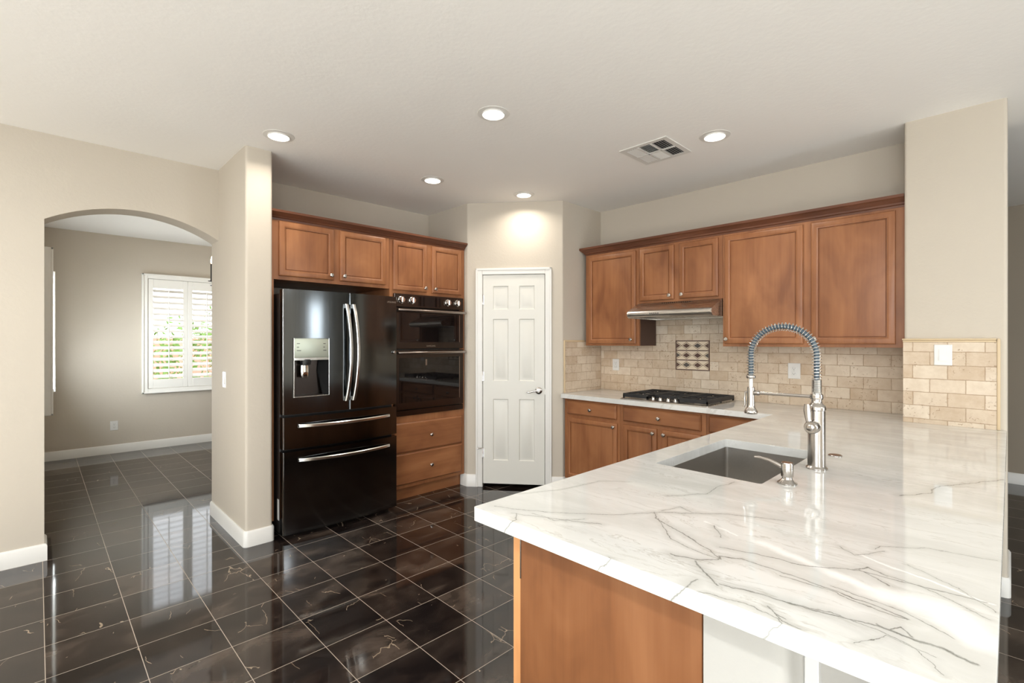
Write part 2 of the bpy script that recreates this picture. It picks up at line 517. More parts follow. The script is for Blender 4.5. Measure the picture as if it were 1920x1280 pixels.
    streak = M(nt, 'SUBTRACT', 1.0, M(nt, 'MULTIPLY', M(nt, 'ABSOLUTE', M(nt, 'SUBTRACT', st.outputs[0], .5)), 55.0), clamp=True)
    gate = M(nt, 'MULTIPLY', M(nt, 'SUBTRACT', cl.outputs[0], .42), 3.0, clamp=True)
    c = mixc(nt, M(nt, 'MULTIPLY', M(nt, 'MULTIPLY', streak, gate), .65), r.outputs[0], srgb(158, 152, 138))
    c = mixc(nt, M(nt, 'MULTIPLY', band, .9, clamp=True), c, srgb(246, 245, 243))
    brk = N(nt, 'ShaderNodeTexNoise', i_Scale=26.0, i_Detail=3.0)
    nt.links.new(flat.outputs[0], brk.inputs['Vector'])
    c = mixc(nt, M(nt, 'MULTIPLY', M(nt, 'MULTIPLY', halo, M(nt, 'SUBTRACT', cl.outputs[0], .25)), .95, clamp=True), c, srgb(150, 149, 140))
    dk = M(nt, 'MULTIPLY', dark, M(nt, 'ADD', M(nt, 'MULTIPLY', brk.outputs[0], 1.3), .25), clamp=True)
    c = mixc(nt, M(nt, 'MULTIPLY', dk, .82), c, srgb(88, 90, 80))
    nt.links.new(c, p.inputs['Base Color'])
    p.inputs['Roughness'].default_value = .04
    p.inputs['Specular IOR Level'].default_value = .75
    return m


MAT['floor'] = floor_mat()
MAT['counter'] = counter_mat()
MAT['brick_y'] = brick_mat('travertine_brick_y', 1, -1.0, .914, 3.0)
MAT['brick_p'] = brick_mat('travertine_brick_pillar', 1, -1.0, .914, 3.066)
MAT['brick_x'] = brick_mat('travertine_brick_x', 0, 1.0, .914, 0.02)


# ---------------------------------------------------------------- mesh helpers
class B:
    """collects shapes in world coordinates; build() links them as one mesh object"""

    def __init__(self, tf=None):
        self.bm = bmesh.new()
        self.tf = tf or (lambda p: p)

    def v(self, p):
        return self.bm.verts.new(self.tf(p))

    def face(self, pts):
        return self.bm.faces.new([self.v(p) for p in pts])

    def box(self, x0, x1, y0, y1, z0, z1, bev=0.0, seg=2):
        c = [(x0, y0, z0), (x1, y0, z0), (x1, y1, z0), (x0, y1, z0), (x0, y0, z1), (x1, y0, z1), (x1, y1, z1), (x0, y1, z1)]
        vs = [self.v(p) for p in c]
        fs = [self.bm.faces.new([vs[i] for i in q]) for q in ((0, 3, 2, 1), (4, 5, 6, 7), (0, 1, 5, 4), (1, 2, 6, 5), (2, 3, 7, 6), (3, 0, 4, 7))]
        if bev:
            es = list({e for f in fs for e in f.edges})
            bmesh.ops.bevel(self.bm, geom=es, offset=bev, segments=seg, affect='EDGES', profile=.5)
        return self

    def loft(self, rings, closed=True, cap0=True, cap1=True):
        vs = [[self.v(p) for p in r] for r in rings]
        n = len(vs[0])
        for a, b in zip(vs, vs[1:]):
            for i in range(n if closed else n - 1):
                j = (i + 1) % n
                self.bm.faces.new([a[i], a[j], b[j], b[i]])
        if cap0:
            self.bm.faces.new(vs[0][::-1])
        if cap1:
            self.bm.faces.new(vs[-1])
        return self

    def tube(self, pts, r, n=12, cap=True):
        pts = [Vector(p) for p in pts]
        rs = r if isinstance(r, (list, tuple)) else [r] * len(pts)
        d0 = (pts[1] - pts[0]).normalized()
        up = Vector((0, 0, 1)) if abs(d0.z) < .9 else Vector((1, 0, 0))
        nrm = d0.cross(up).normalized()
        rings = []
        for i, p in enumerate(pts):
            a = pts[max(i - 1, 0)]
            b = pts[min(i + 1, len(pts) - 1)]
            d = (b - a).normalized()
            nrm = (nrm - d * nrm.dot(d)).normalized()
            bi = d.cross(nrm)
            rings.append([tuple(p + (nrm * math.cos(t) + bi * math.sin(t)) * rs[i]) for t in (2 * PI * k / n for k in range(n))])
        return self.loft(rings, True, cap, cap)

    def lathe(self, prof, base, axis=(0, 0, 1), n=24, cap=True):
        """prof: (radius, distance along the axis)"""
        ax = Vector(axis).normalized()
        up = Vector((0, 0, 1)) if abs(ax.z) < .9 else Vector((1, 0, 0))
        e1 = ax.cross(up).normalized()
        e2 = ax.cross(e1)
        b = Vector(base)
        rings = []
        for r, h in prof:
            r = max(r, 1e-4)
            rings.append([tuple(b + ax * h + (e1 * math.cos(t) + e2 * math.sin(t)) * r) for t in (2 * PI * k / n for k in range(n))])
        return self.loft(rings, True, cap, cap)

    def prism(self, poly, z0, z1):
        return self.solid([(x, y, z0) for x, y in poly], (0, 0, z1 - z0))

    def solid(self, loop, vec, holes=()):
        """extrudes a planar (concave, holed) outline along vec"""
        vec = Vector(vec)
        for side in (0, 1):
            es = []
            for lp in (loop, *holes):
                vs = [self.v(tuple(Vector(p) + vec * side)) for p in lp]
                es += [self.bm.edges.new((vs[i], vs[(i + 1) % len(vs)])) for i in range(len(vs))]
            bmesh.ops.triangle_fill(self.bm, edges=es, use_beauty=True, use_dissolve=False)
        for lp in (loop, *holes):
            n = len(lp)
            for i in range(n):
                a, b = Vector(lp[i]), Vector(lp[(i + 1) % n])
                self.face([tuple(a), tuple(b), tuple(b + vec), tuple(a + vec)])
        return self

    def build(self, name, mat, parent=None, smooth=35, loc=None, weld=True):
        bm = self.bm
        if weld:
            bmesh.ops.remove_doubles(bm, verts=bm.verts, dist=1e-6)
        bmesh.ops.recalc_face_normals(bm, faces=bm.faces)
        root = parent
        org = Vector((0, 0, 0))
        while root is not None:
            org += Vector(root.location)
            root = root.parent
        if loc is not None:
            org += Vector(loc)
        bmesh.ops.translate(bm, verts=bm.verts, vec=-org)
        me = bpy.data.meshes.new(name)
        bm.to_mesh(me)
        bm.free()
        me.materials.append(MAT[mat] if isinstance(mat, str) else mat)
        if smooth:
            me.polygons.foreach_set('use_smooth', [True] * len(me.polygons))
            me.set_sharp_from_angle(angle=math.radians(smooth))
        o = bpy.data.objects.new(name, me)
        COL.objects.link(o)
        if parent is not None:
            o.parent = parent
        if loc is not None:
            o.location = loc
        return o


def tag(o, label=None, cat=None, group=None, kind=None):
    if label:
        o['label'] = label
    if cat:
        o['category'] = cat
    if group:
        o['group'] = group
    if kind:
        o['kind'] = kind
    return o


def thing(name, label, cat, loc=(0, 0, 0), group=None):
    o = bpy.data.objects.new(name, None)
    o.empty_display_size = .1
    COL.objects.link(o)
    o.location = loc
    return tag(o, label, cat, group)


def struct(name, b, mat, label, cat='room', parent=None, smooth=35):
    o = b.build(name, mat, parent, smooth)
    if parent is None:
        tag(o, label, cat, None, 'structure')
    return o


def arc(cx, cy, r, a0, a1, n=6):
    return [(cx + r * math.cos(math.radians(a0 + (a1 - a0) * i / n)), cy + r * math.sin(math.radians(a0 + (a1 - a0) * i / n))) for i in range(n + 1)]


def rounded(poly, r, which=None, n=5):
    """rounds corners of a 2-D polygon"""
    out = []
    m = len(poly)
    for i in range(m):
        p = Vector(poly[i])
        if which is not None and i not in which:
            out.append(tuple(p))
            continue
        a = (Vector(poly[i - 1]) - p).normalized()
        b = (Vector(poly[(i + 1) % m]) - p).normalized()
        ang = a.angle(b)
        d = r / math.tan(ang / 2)
        s, e = p + a * d, p + b * d
        for k in range(n + 1):
            t = k / n
            out.append(tuple((1 - t) ** 2 * s + 2 * t * (1 - t) * p + t * t * e))
    return out


def offset_line(pts, d):
    """offsets an open polyline to its left by d"""
    out = []
    for i, p in enumerate(pts):
        p = Vector(p)
        ns = []
        if i > 0:
            t = (p - Vector(pts[i - 1])).normalized()
            ns.append(Vector((-t.y, t.x)))
        if i < len(pts) - 1:
            t = (Vector(pts[i + 1]) - p).normalized()
            ns.append(Vector((-t.y, t.x)))
        if len(ns) == 1:
            out.append(tuple(p + ns[0] * d))
        else:
            b = (ns[0] + ns[1]).normalized()
            out.append(tuple(p + b * (d / max(.3, b.dot(ns[0])))))
    return out


def base_strip(name, pts, label, h=.108, t=.014):
    """baseboard along pts, on the left of the walking direction"""
    o2 = offset_line(pts, t)
    o3 = offset_line(pts, t * .45)
    b = B()
    n = len(pts)
    rings = []
    for i in range(n):
        p, q, w = pts[i], o2[i], o3[i]
        rings.append([(p[0], p[1], 0), (q[0], q[1], 0), (q[0], q[1], h - .012), (w[0], w[1], h), (p[0], p[1], h)])
    b.loft(rings)
    return struct(name, b, 'trim', label, 'baseboard')


# ================================================================= SETTING
H = 2.745
XL, XR, YB, YD = -5.6, 6.91, -4.0, 7.88
# floor and ceiling
struct('reflector', B().box(XL, -.45, YB, 4.3, .0005, .012).box(-.45, 3.2, YB, -.7, .0005, .012), 'reflector', 'pale carpet added behind the camera to bounce light up', 'reflector')  # unseen pale floor sheet, added to bounce window light onto the ceiling
struct('floor', B().box(XL - .1, XR + .1, YB - .1, YD + .1, -.1, 0), 'floor', 'polished dark brown marble tile floor', 'floor')
struct('ceiling', B().box(XL - .1, XR + .1, YB - .1, YD + .1, H, H + .1), 'ceiling', 'white textured ceiling', 'ceiling')

# wall with the arch (continues behind the refrigerator)
YW = 4.335
ax0, ax1 = .031, 1.015
acx, acz, aR = .523, 1.411, .924
a_r = math.degrees(math.asin((ax1 - acx) / aR))
arch = [(acx - aR * math.sin(math.radians(a_r * (1 - 2 * i / 24))), YW, acz + aR * math.cos(math.radians(a_r * (1 - 2 * i / 24)))) for i in range(25)]
loop = [(XL, YW, 0), (ax0, YW, 0)] + arch + [(ax1, YW, 0), (4.34, YW, 0), (4.34, YW, H), (XL, YW, H)]
struct('wall_left', B().solid(loop, (0, .205, 0)), 'wall', 'beige wall with wide arched opening to the dining room', 'wall', smooth=30)
# stub wall between arch and refrigerator
col = rounded([(ax1, YW), (ax1, 3.645), (1.190, 3.645), (1.190, YW)], .02, (1, 2))
struct('wall_column', B().prism(col, 0, H), 'wall', 'beige stub wall standing between arch and refrigerator', 'wall')
# pantry corner
PA, PB = Vector((2.99, 3.689)), Vector((3.577, 2.975))
PT = (PB - PA).normalized()
PN = Vector((PT.y, -PT.x))            # towards the room


def pd(s, off=0.0):
    q = PA + PT * s + PN * off
    return (q.x, q.y)


JL, JR, DT = .148, .760, 2.055
bL = rounded([(2.99, YW), tuple(PA), pd(JL), pd(JL, -.11), (3.09, 3.72), (3.09, YW)], .02, (1,))
bR = rounded([pd(JR), tuple(PB), (4.20, 2.975), (4.20, 3.075), (3.62, 3.075), pd(JR, -.11)], .02, (1,))
bp_ = B().prism(bL, 0, H)
bp_.prism(bR, 0, H)
bp_.prism([pd(JL), pd(JR), pd(JR, -.11), pd(JL, -.11)], DT, H)
struct('wall_pantry', bp_, 'wall', 'beige angled corner wall around the white pantry door', 'wall')
XC = 4.19
struct('wall_cooktop', B().box(XC, XC + .15, .4, YW, 0, H), 'wall', 'beige wall behind the cooktop cabinets', 'wall')
pil = rounded([(3.81, .012), (3.81, .457), (4.34, .457), (4.34, .012)], .018, (0, 1, 3))
struct('wall_pillar', B().prism(pil, 0, H), 'wall', 'beige wall end standing at the right end of the peninsula', 'wall')
pony = rounded([(1.062, .309), (1.062, .478), (3.81, .478), (3.81, .309)], .034, (0,))
struct('wall_peninsula', B().prism(pony, 0, .872), 'wall_white', 'white half wall under the peninsula overhang', 'wall')
# hall and great room shell
struct('wall_right', B().box(XR, XR + .1, YB, 3.2, 0, H), 'wall_dimmed', 'beige hall wall far right', 'wall')
struct('wall_hall', B().box(4.34, XR + .1, 1.7, 1.8, 0, H), 'wall', 'beige hall side wall', 'wall')


def holed_wall(name, axis, c, a0, a1, holes, label, t=.12, mat='wall'):
    mk = (lambda a, z: (c, a, z)) if axis == 0 else (lambda a, z: (a, c, z))
    b = B().solid([mk(a0, 0), mk(a1, 0), mk(a1, H), mk(a0, H)], (t, 0, 0) if axis == 0 else (0, t, 0),
                  [[mk(p, r), mk(q, r), mk(q, s), mk(p, s)] for p, q, r, s in holes])
    return struct(name, b, mat, label, 'wall')


holed_wall('wall_patio', 0, XL - .12, YB, YW + .2, [(-3.2, .6, .1, 2.4)], 'beige wall with patio window behind the camera')
holed_wall('wall_back', 1, YB - .12, XL, XR, [(-2.9, -.9, .7, 2.4), (2.92, 3.62, .1, 2.25)], 'beige wall with garden windows behind the camera')
holed_wall('wall_dining', 1, YD, -.09, 4.0, [(1.035, 1.905, .80, 2.21)], 'beige dining room wall with shuttered window')
holed_wall('wall_dining_side', 0, -.09, YW + .2, YD + .12, [(6.35, 7.15, .78, 2.22)], 'beige dining room side wall with shuttered window')
struct('wall_dining_end', B().box(3.6, 3.7, YW + .2, YD, 0, H), 'wall', 'beige dining room end wall', 'wall')
# frames of the windows behind the camera
def plain_window(name, axis, c, a0, a1, z0, z1, nm, label):
    mk = (lambda s0, s1, p, q, r, s: (c - .05, c + .05, p, q, r, s)) if axis == 0 else (lambda s0, s1, p, q, r, s: (p, q, c - .05, c + .05, r, s))
    b = B()
    w = .05
    for p, q, r, s in [(a0, a1, z0, z0 + w), (a0, a1, z1 - w, z1)] + [(a0 + (a1 - a0 - w) * i / nm, a0 + (a1 - a0 - w) * i / nm + w, z0, z1) for i in range(nm + 1)]:
        b.box(*mk(0, 0, p, q, r, s))
    struct(name, b, 'trim', label, 'window')


plain_window('window_3', 0, XL - .02, -3.2, .6, .1, 2.4, 3, 'white framed patio window behind the camera')
plain_window('window_4', 1, YB - .02, -2.9, -.9, .7, 2.4, 2, 'white framed garden window behind the camera')
plain_window('window_5', 1, YB - .02, 2.92, 3.62, .1, 2.25, 1, 'white framed glass door behind the camera')

# baseboards
base_strip('baseboard_left', [(XL, YW), (ax0, YW), (ax0, YW + .205)][::-1], 'white baseboard of the arch wall')
base_strip('baseboard_column', ([(ax1, YW + .205)] + rounded([(ax1, 4.4), (ax1, 3.645), (1.190, 3.645), (1.190, 3.75)], .02, (1, 2))[1:])[::-1], 'white baseboard around the stub wall')
base_strip('baseboard_dining', [(3.6, YD), (.03, YD)][::-1][::-1], 'white baseboard of the dining room wall')
base_strip('baseboard_pantry_left', (rounded([(2.99, 3.78), tuple(PA), pd(.088), pd(.5)], .02, (1,))[:-1])[::-1], 'short white baseboard left of the pantry door', h=.118)
base_strip('baseboard_pantry_right', (rounded([pd(.5), pd(.817), tuple(PB), (3.62, 2.975)], .02, (2,))[1:])[::-1], 'short white baseboard right of the pantry door', h=.118)
base_strip('baseboard_pillar', rounded([(3.81, .27), (3.81, .012), (4.34, .012), (4.34, .4)], .018, (1, 2))[::-1], 'white baseboard around the pillar foot')
base_strip('baseboard_right', [(XR, YB), (XR, 1.7)], 'white baseboard of the far hall wall')

# pantry door with its casing (setting)
dz = thing('door_1', 'white six panel pantry door in the angled corner wall', 'door', (*pd(.4535), 0))
dz['kind'] = 'structure'


def dt(p):                      # local (s, off, z) -> world on the angled wall
    q = PA + PT * p[0] + PN * p[1]
    return (q.x, q.y, p[2])


b = B(dt)
C0, C1, CT = .086, .819, 2.111
for a0, a1, z0, z1 in ((C0, .150, 0, CT), (.757, C1, 0, CT), (.150, .757, 2.051, CT)):
    b.box(a0, a1, .0005, .014, z0, z1, .003, 1)
for a0, a1, z0, z1 in ((C0, C0 + .02, 0, CT), (C1 - .02, C1, 0, CT), (C0, C1, CT - .02, CT)):
    b.box(a0, a1, .014, .019, z0, z1, .002, 1)
b.box(.138, .152, -.11, .006, 0, 2.055)
b.box(.756, .770, -.11, .006, 0, 2.055)
b.box(.138, .770, -.11, .006, 2.050, 2.064)
b.build('door_casing', 'trim', dz)
# slab with six raised panels
D0, D1, DZ0, DZ1 = .156, .752, .034, 2.047
cols = [(.254, .402), (.507, .655)]
rows = [(.258, .850), (1.026, 1.622), (1.714, 1.940)]
b = B(dt)
holes = [[(c0, 0, r0), (c1, 0, r0), (c1, 0, r1), (c0, 0, r1)] for c0, c1 in cols for r0, r1 in rows]
b.solid([(D0, 0, DZ0), (D1, 0, DZ0), (D1, 0, DZ1), (D0, 0, DZ1)], (0, -.002, 0), holes)
b.box(D0, D1, -.036, -.013, DZ0, DZ1)
for f in ((D0, D0 + .01, DZ0, DZ1), (D1 - .01, D1, DZ0, DZ1), (D0, D1, DZ0, DZ0 + .01), (D0, D1, DZ1 - .01, DZ1)):
    b.box(f[0], f[1], -.014, -.001, f[2], f[3])
for c0, c1 in cols:
    for r0, r1 in rows:
        rr = lambda i, o: [(c0 + i, o, r0 + i), (c1 - i, o, r0 + i), (c1 - i, o, r1 - i), (c0 + i, o, r1 - i)]
        b.loft([rr(0, -.001), rr(.007, -.010), rr(.016, -.010), rr(.036, -.003)], cap0=False)
b.build('door_slab', 'door', dz, smooth=20, weld=False)
b = B(dt)
ro = PA + PT * .696
b2 = B()
base = Vector((ro.x, ro.y, .935))
n3 = Vector((PN.x, PN.y, 0))
t3 = Vector((PT.x, PT.y, 0))
b2.lathe([(.001, 0), (.033, 0), (.033, .006), (.028, .010), (.012, .012), (.012, .045), (.001, .045)], base, n3, 24)
lv = [base + n3 * .040 - t3 * d + Vector((0, 0, z)) for d, z in ((-.008, .0), (.02, .002), (.05, -.004), (.08, -.012), (.1, -.014), (.112, -.008))]
b2.tube(lv, [.009, .009, .008, .0075, .007, .006], 12)
b2.build('lever_handle', 'nickel', dz)
b = B(dt).box(.7525, .7585, -.004, .0075, .90, .955)
b.build('strike_plate', 'nickel', dz)
for k, z in enumerate((1.808, 1.069, .33)):
    hb = B(dt)
    q = PA + PT * .153
    for i in range(3):
        hb2 = None
    bb = B()
    bb.lathe([(.006, -.045), (.006, .045), (.004, .05)], (q.x + PN.x * .006, q.y + PN.y * .006, z), (0, 0, 1), 10)
    bb.tf = dt
    bb.box(.150, .166, -.001, .0035, z - .043, z + .043)
    bb.build('hinge', 'nickel', dz)
q = PA + PT * .150 + PN * .03
bb = B()
bb.tube([(q.x - PN.x * .02, q.y - PN.y * .02, .375), (q.x, q.y, .378), (q.x - PT.x * .03 + PN.x * .01, q.y - PT.y * .03 + PN.y * .01, .378)], .004, 8)
bb.lathe([(.001, 0), (.008, 0), (.008, .012), (.001, .012)], (q.x - PT.x * .03, q.y - PT.y * .03, .378), (-PT.x, -PT.y, 0), 10)
bb.build('hinge_stop', 'nickel', dz)


# shuttered dining windows (setting)
def shutter_window(name, mk, a0, a1, z0, z1, panels, label, louver_tilt, op, rod_col='shutter'):
    """mk(a, d, z) -> world; a along the wall, d out of the wall into the room"""
    w = thing(name, label, 'window', mk(a0, 0, 0))
    w['kind'] = 'structure'
    fr = B(mk)
    f = .062
    for p, q, r, s in ((a0, a0 + f, z0, z1), (a1 - f, a1, z0, z1), (a0 + f, a1 - f, z0, z0 + f), (a0 + f, a1 - f, z1 - f, z1)):
        fr.box(p, q, .0, .045, r, s, .004, 1)
    for p, q, r, s in ((a0, a0 + .02, z0, z1), (a1 - .02, a1, z0, z1), (a0, a1, z0, z0 + .02), (a0, a1, z1 - .02, z1)):
        fr.box(p, q, .045, .056, r, s, .003, 1)
    fr.build('shutter_frame', 'shutter', w)
    g = B(mk)
    g.box(op[0], op[1], -.09, -.084, op[2], op[3])
    g.build('pane', 'glass', w)
    sf = B(mk)
    for p, q, r, s in ((op[0], op[1], op[2], op[2] + .04), (op[0], op[1], op[3] - .04, op[3]), (op[0], op[0] + .04, op[2], op[3]), (op[1] - .04, op[1], op[2], op[3]), ((op[0] + op[1]) / 2 - .02, (op[0] + op[1]) / 2 + .02, op[2], op[3])):
        sf.box(p, q, -.11, -.07, r, s)
    sf.build('window_sash', 'trim', w)
    ia0, ia1, iz0, iz1 = a0 + f + .003, a1 - f - .003, z0 + f + .003, z1 - f - .003
    pw = (ia1 - ia0) / panels
    for k in range(panels):
        p0, p1 = ia0 + pw * k + .002, ia0 + pw * (k + 1) - .002
        st = .052
        pn = B(mk)
        for p, q, r, s in ((p0, p0 + st, iz0, iz1), (p1 - st, p1, iz0, iz1), (p0 + st, p1 - st, iz0, iz0 + .115), (p0 + st, p1 - st, iz1 - .115, iz1)):
            pn.box(p, q, .006, .034, r, s, .003, 1)
        pan = pn.build('shutter_panel', 'shutter', w)
        zs, ze = iz0 + .115, iz1 - .115
        n = 16
        lm = B(mk)
        for i in range(n):
            zc = zs + (ze - zs) * (i + .5) / n
            ct, sn = math.cos(louver_tilt), math.sin(louver_tilt)
            sec = []
            for j in range(10):
                t = 2 * PI * j / 10
                y, z = .037 * math.cos(t), .0055 * math.sin(t)
                sec.append((y * ct - z * sn, y * sn + z * ct))
            lm.loft([[(p0 + st + .002, .020 + y, zc + z) for y, z in sec], [(p1 - st - .002, .020 + y, zc + z) for y, z in sec]])
        lm.build('louvers', 'shutter', pan)
        B(mk).box((p0 + p1) / 2 - .006, (p0 + p1) / 2 + .006, .06, .07, zs + .02, ze - .02, .003, 1).build('tilt_rod', 'shutter', pan)
    return w


def mk1(*a):
    p = a[0] if len(a) == 1 else a
    return (p[0], YD - p[1], p[2])


def mk2(*a):
    p = a[0] if len(a) == 1 else a
    return (.03 + p[1] * (1.35 if p[1] > 0 else 1), p[0], p[2])


shutter_window('window_1', mk1, .966, 1.974, .727, 2.288, 2, 'white plantation shutters on the far dining room window', -.55, (1.035, 1.905, .80, 2.21))
shutter_window('window_2', mk2, 6.28, 7.22, .71, 2.29, 2, 'white plantation shutters seen edge on beside the arch', -.1, (6.35, 7.15, .78, 2.22))

# ================================================================= CABINETS
def ring(u0, u1, z0, z1, i, w):
    return [(u0 + i, w, z0 + i), (u1 - i, w, z0 + i), (u1 - i, w, z1 - i), (u0 + i, w, z1 - i)]


class Run:
    """cabinets on one wall: local (u along the wall, w out of the face into the room, z)"""

    def __init__(self, kind, face):
        self.kind, self.face = kind, face
        if kind == 'x':
            self.tf = lambda p: (p[0], face - p[1], p[2])
            self.dir = (0, -1, 0)
            self.hw = 'wood_x'
        elif kind == 'y':
            self.tf = lambda p: (face - p[1], p[0], p[2])
            self.dir = (-1, 0, 0)
            self.hw = 'wood_y'
        else:                                   # 'p': the kitchen side of the peninsula
            self.tf = lambda p: (p[0], face + p[1], p[2])
            self.dir = (0, 1, 0)
            self.hw = 'wood_x'
        self.knob_me = None

    def knob(self, parent, u, z, w=.0205):
        p = Vector(self.tf((u, w, z)))
        org = Vector((0, 0, 0))
        r = parent
        while r is not None:
            org += Vector(r.location)
            r = r.parent
        if self.knob_me is None:
            o = B().lathe([(.0, 0), (.0075, 0), (.0075, .003), (.005, .006), (.005, .012), (.011, .016), (.0155, .021), (.0155, .025), (.011, .029), (.0, .030)], (0, 0, 0), self.dir, 16).build('knob', 'nickel')
            self.knob_me = o.data
            bpy.data.objects.remove(o)
        o = bpy.data.objects.new('knob', self.knob_me)
        COL.objects.link(o)
        o.parent = parent
        o.location = p - org
        return o

    def door(self, root, u0, u1, z0, z1, knob=None, fw=.045):
        b = B(self.tf)
        R = lambda i, w: ring(u0, u1, z0, z1, i, w)
        b.loft([R(.0, .0005), R(0, .013), (R(.003, .0175)), R(.009, .020), R(fw - .010, .020), R(fw - .006, .0175), R(fw - .002, .0165), R(fw, .006), R(fw + .0035, .006), R(fw + .006, .0105), R(fw + .012, .0115)])
        d = b.build('door', 'wood', root, smooth=25)
        if knob:
            self.knob(d, *knob)
        return d

    def drawer(self, root, u0, u1, z0, z1, knob=None):
        b = B(self.tf)
        R = lambda i, w: ring(u0, u1, z0, z1, i, w)
        b.loft([R(0, .0005), R(0, .012), R(.004, .016), R(.011, .0205)])
        d = b.build('drawer', self.hw, root, smooth=25)
        if knob:
            self.knob(d, *knob)
        return d

    def crown(self, name, u0, u1, zt, h, label, ret=None, d=.052):
        prof = [(-.3, zt - h + .0085), (.0005, zt - h + .0085), (.0005, zt - h), (.003, zt - h), (.006, zt - h + .012), (.014, zt - h + .016), (.018, zt - h * .62), (.036, zt - h * .42), (.044, zt - h * .30), (d, zt - h * .25), (d, zt), (-.3, zt)]
        b = B(self.tf)
        if ret is None:
            b.loft([[(u0, w, z) for w, z in prof], [(u1, w, z) for w, z in prof]])
        else:               # mitred return at the end where it grows past the cabinet
            uc = u1 if ret > 0 else u0
            other = u0 if ret > 0 else u1
            b.loft([[(other, w, z) for w, z in prof], [(uc + ret * max(w, 0), w, z) for w, z in prof]])
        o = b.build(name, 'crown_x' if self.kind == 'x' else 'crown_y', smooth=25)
        return tag(o, label, 'crown moulding')


RF = Run('x', 3.73)          # refrigerator wall
RU = Run('y', 3.88)          # wall cabinets over the cooktop
RB = Run('y', 3.585)         # base cabinets under the cooktop
RP = Run('p', 1.080)          # peninsula, kitchen side


def frame_parts(R, root, u0, u1, z0, z1, depth, openings, mat='wood'):
    """carcass (open box) and face frame with openings"""
    b = B(R.tf)
    t = .016
    b.box(u0, u0 + t, -depth, -.019, z0, z1)
    b.box(u1 - t, u1, -depth, -.019, z0, z1)
    b.box(u0 + t, u1 - t, -depth, -.019, z0, z0 + t)
    b.box(u0 + t, u1 - t, -depth, -.019, z1 - t, z1)
    b.box(u0 + t, u1 - t, -depth, -depth + .006, z0 + t, z1 - t)
    b.build('carcass', mat, root)
    f = B(R.tf)
    f.solid([(u0, 0, z0), (u1, 0, z0), (u1, 0, z1), (u0, 0, z1)], (0, -.0188, 0),
            [[(p, 0, r), (q, 0, r), (q, 0, s), (p, 0, s)] for p, q, r, s in openings])
    f.build('face_frame', 'wood', root, smooth=0)


# --- over the refrigerator
root = thing('wall_cabinet', 'two door wooden cabinet above the refrigerator', 'cabinet', RF.tf((1.68, -.3, 1.858)))
frame_parts(RF, root, 1.192, 2.163, 1.858, 2.300, .60, [(1.285, 1.66, 1.90, 2.27), (1.73, 2.11, 1.90, 2.27)])
RF.door(root, 1.258, 1.668, 1.886, 2.284, (1.642, 1.921))
RF.door(root, 1.720, 2.122, 1.886, 2.284, (1.748, 1.924))
# refrigerator enclosure sides
root = thing('tall_end_panel', 'narrow tall wooden side panel left of the refrigerator', 'panel', (1.209, 4.0, 0))
B().box(1.1915, 1.226, 3.732, 4.33, .105, 1.857).build('panel', 'wood', root)
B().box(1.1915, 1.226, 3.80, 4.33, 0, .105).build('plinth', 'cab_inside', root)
# --- tall oven cabinet
root = thing('tall_oven_cabinet', 'tall wooden cabinet built around the double oven', 'cabinet', RF.tf((2.575, -.3, 0)))
frame_parts(RF, root, 2.166, 2.984, .115, 2.300, .60, [(2.235, 2.52, 1.87, 2.27), (2.62, 2.92, 1.87, 2.27), (2.222, 2.93, .775, 1.80), (2.25, 2.91, .47, .66), (2.25, 2.91, .19, .41)])
B(RF.tf).box(2.168, 2.982, -.1, -.062, 0, .1148).build('toe_kick', 'wood_x', root)
RF.door(root, 2.196, 2.540, 1.852, 2.282, (2.516, 1.886))
RF.door(root, 2.600, 2.940, 1.852, 2.282, (2.626, 1.886))
RF.drawer(root, 2.196, 2.946, .428, .688, (2.580, .556))
RF.drawer(root, 2.196, 2.946, .148, .418, (2.580, .281))
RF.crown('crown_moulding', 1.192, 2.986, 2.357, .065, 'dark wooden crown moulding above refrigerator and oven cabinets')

# --- wall cabinets over the cooktop
root = thing('wall_cabinet', 'single door wooden wall cabinet left of the range hood', 'cabinet', RU.tf((2.63, -.15, 1.366)))
frame_parts(RU, root, 2.336, 2.930, 1.366, 2.256, .292, [(2.39, 2.87, 1.41, 2.2)])
b = B(RU.tf)
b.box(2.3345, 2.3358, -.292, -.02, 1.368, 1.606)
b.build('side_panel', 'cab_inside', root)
RU.door(root, 2.366, 2.888, 1.385, 2.226, (2.404, 1.423))
root = thing('wall_cabinet', 'short two door wooden cabinet directly above the range hood', 'cabinet', RU.tf((1.96, -.15, 1.745)))
frame_parts(RU, root, 1.590, 2.334, 1.745, 2.256, .292, [(1.65, 1.93, 1.79, 2.2), (2.02, 2.3, 1.79, 2.2)])
RU.door(root, 1.998, 2.324, 1.766, 2.230, (2.030, 1.800))
RU.door(root, 1.622, 1.948, 1.766, 2.230, (1.920, 1.800))
root = thing('wall_cabinet', 'large two door wooden wall cabinet right of the range hood', 'cabinet', RU.tf((1.02, -.15, 1.366)))
frame_parts(RU, root, .460, 1.588, 1.366, 2.256, .292, [(1.05, 1.55, 1.41, 2.2), (.54, .95, 1.41, 2.2)])
RU.door(root, 1.024, 1.572, 1.388, 2.232, (1.552, 1.424))
RU.door(root, .506, .974, 1.388, 2.232, (.950, 1.424))
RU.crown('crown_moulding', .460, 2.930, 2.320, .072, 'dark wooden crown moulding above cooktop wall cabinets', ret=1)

# --- base cabinets under the cooktop
def toe(R, root, u0, u1):
    B(R.tf).box(u0, u1, -.09, -.07, 0, .1148).build('toe_kick', 'cab_inside', root)


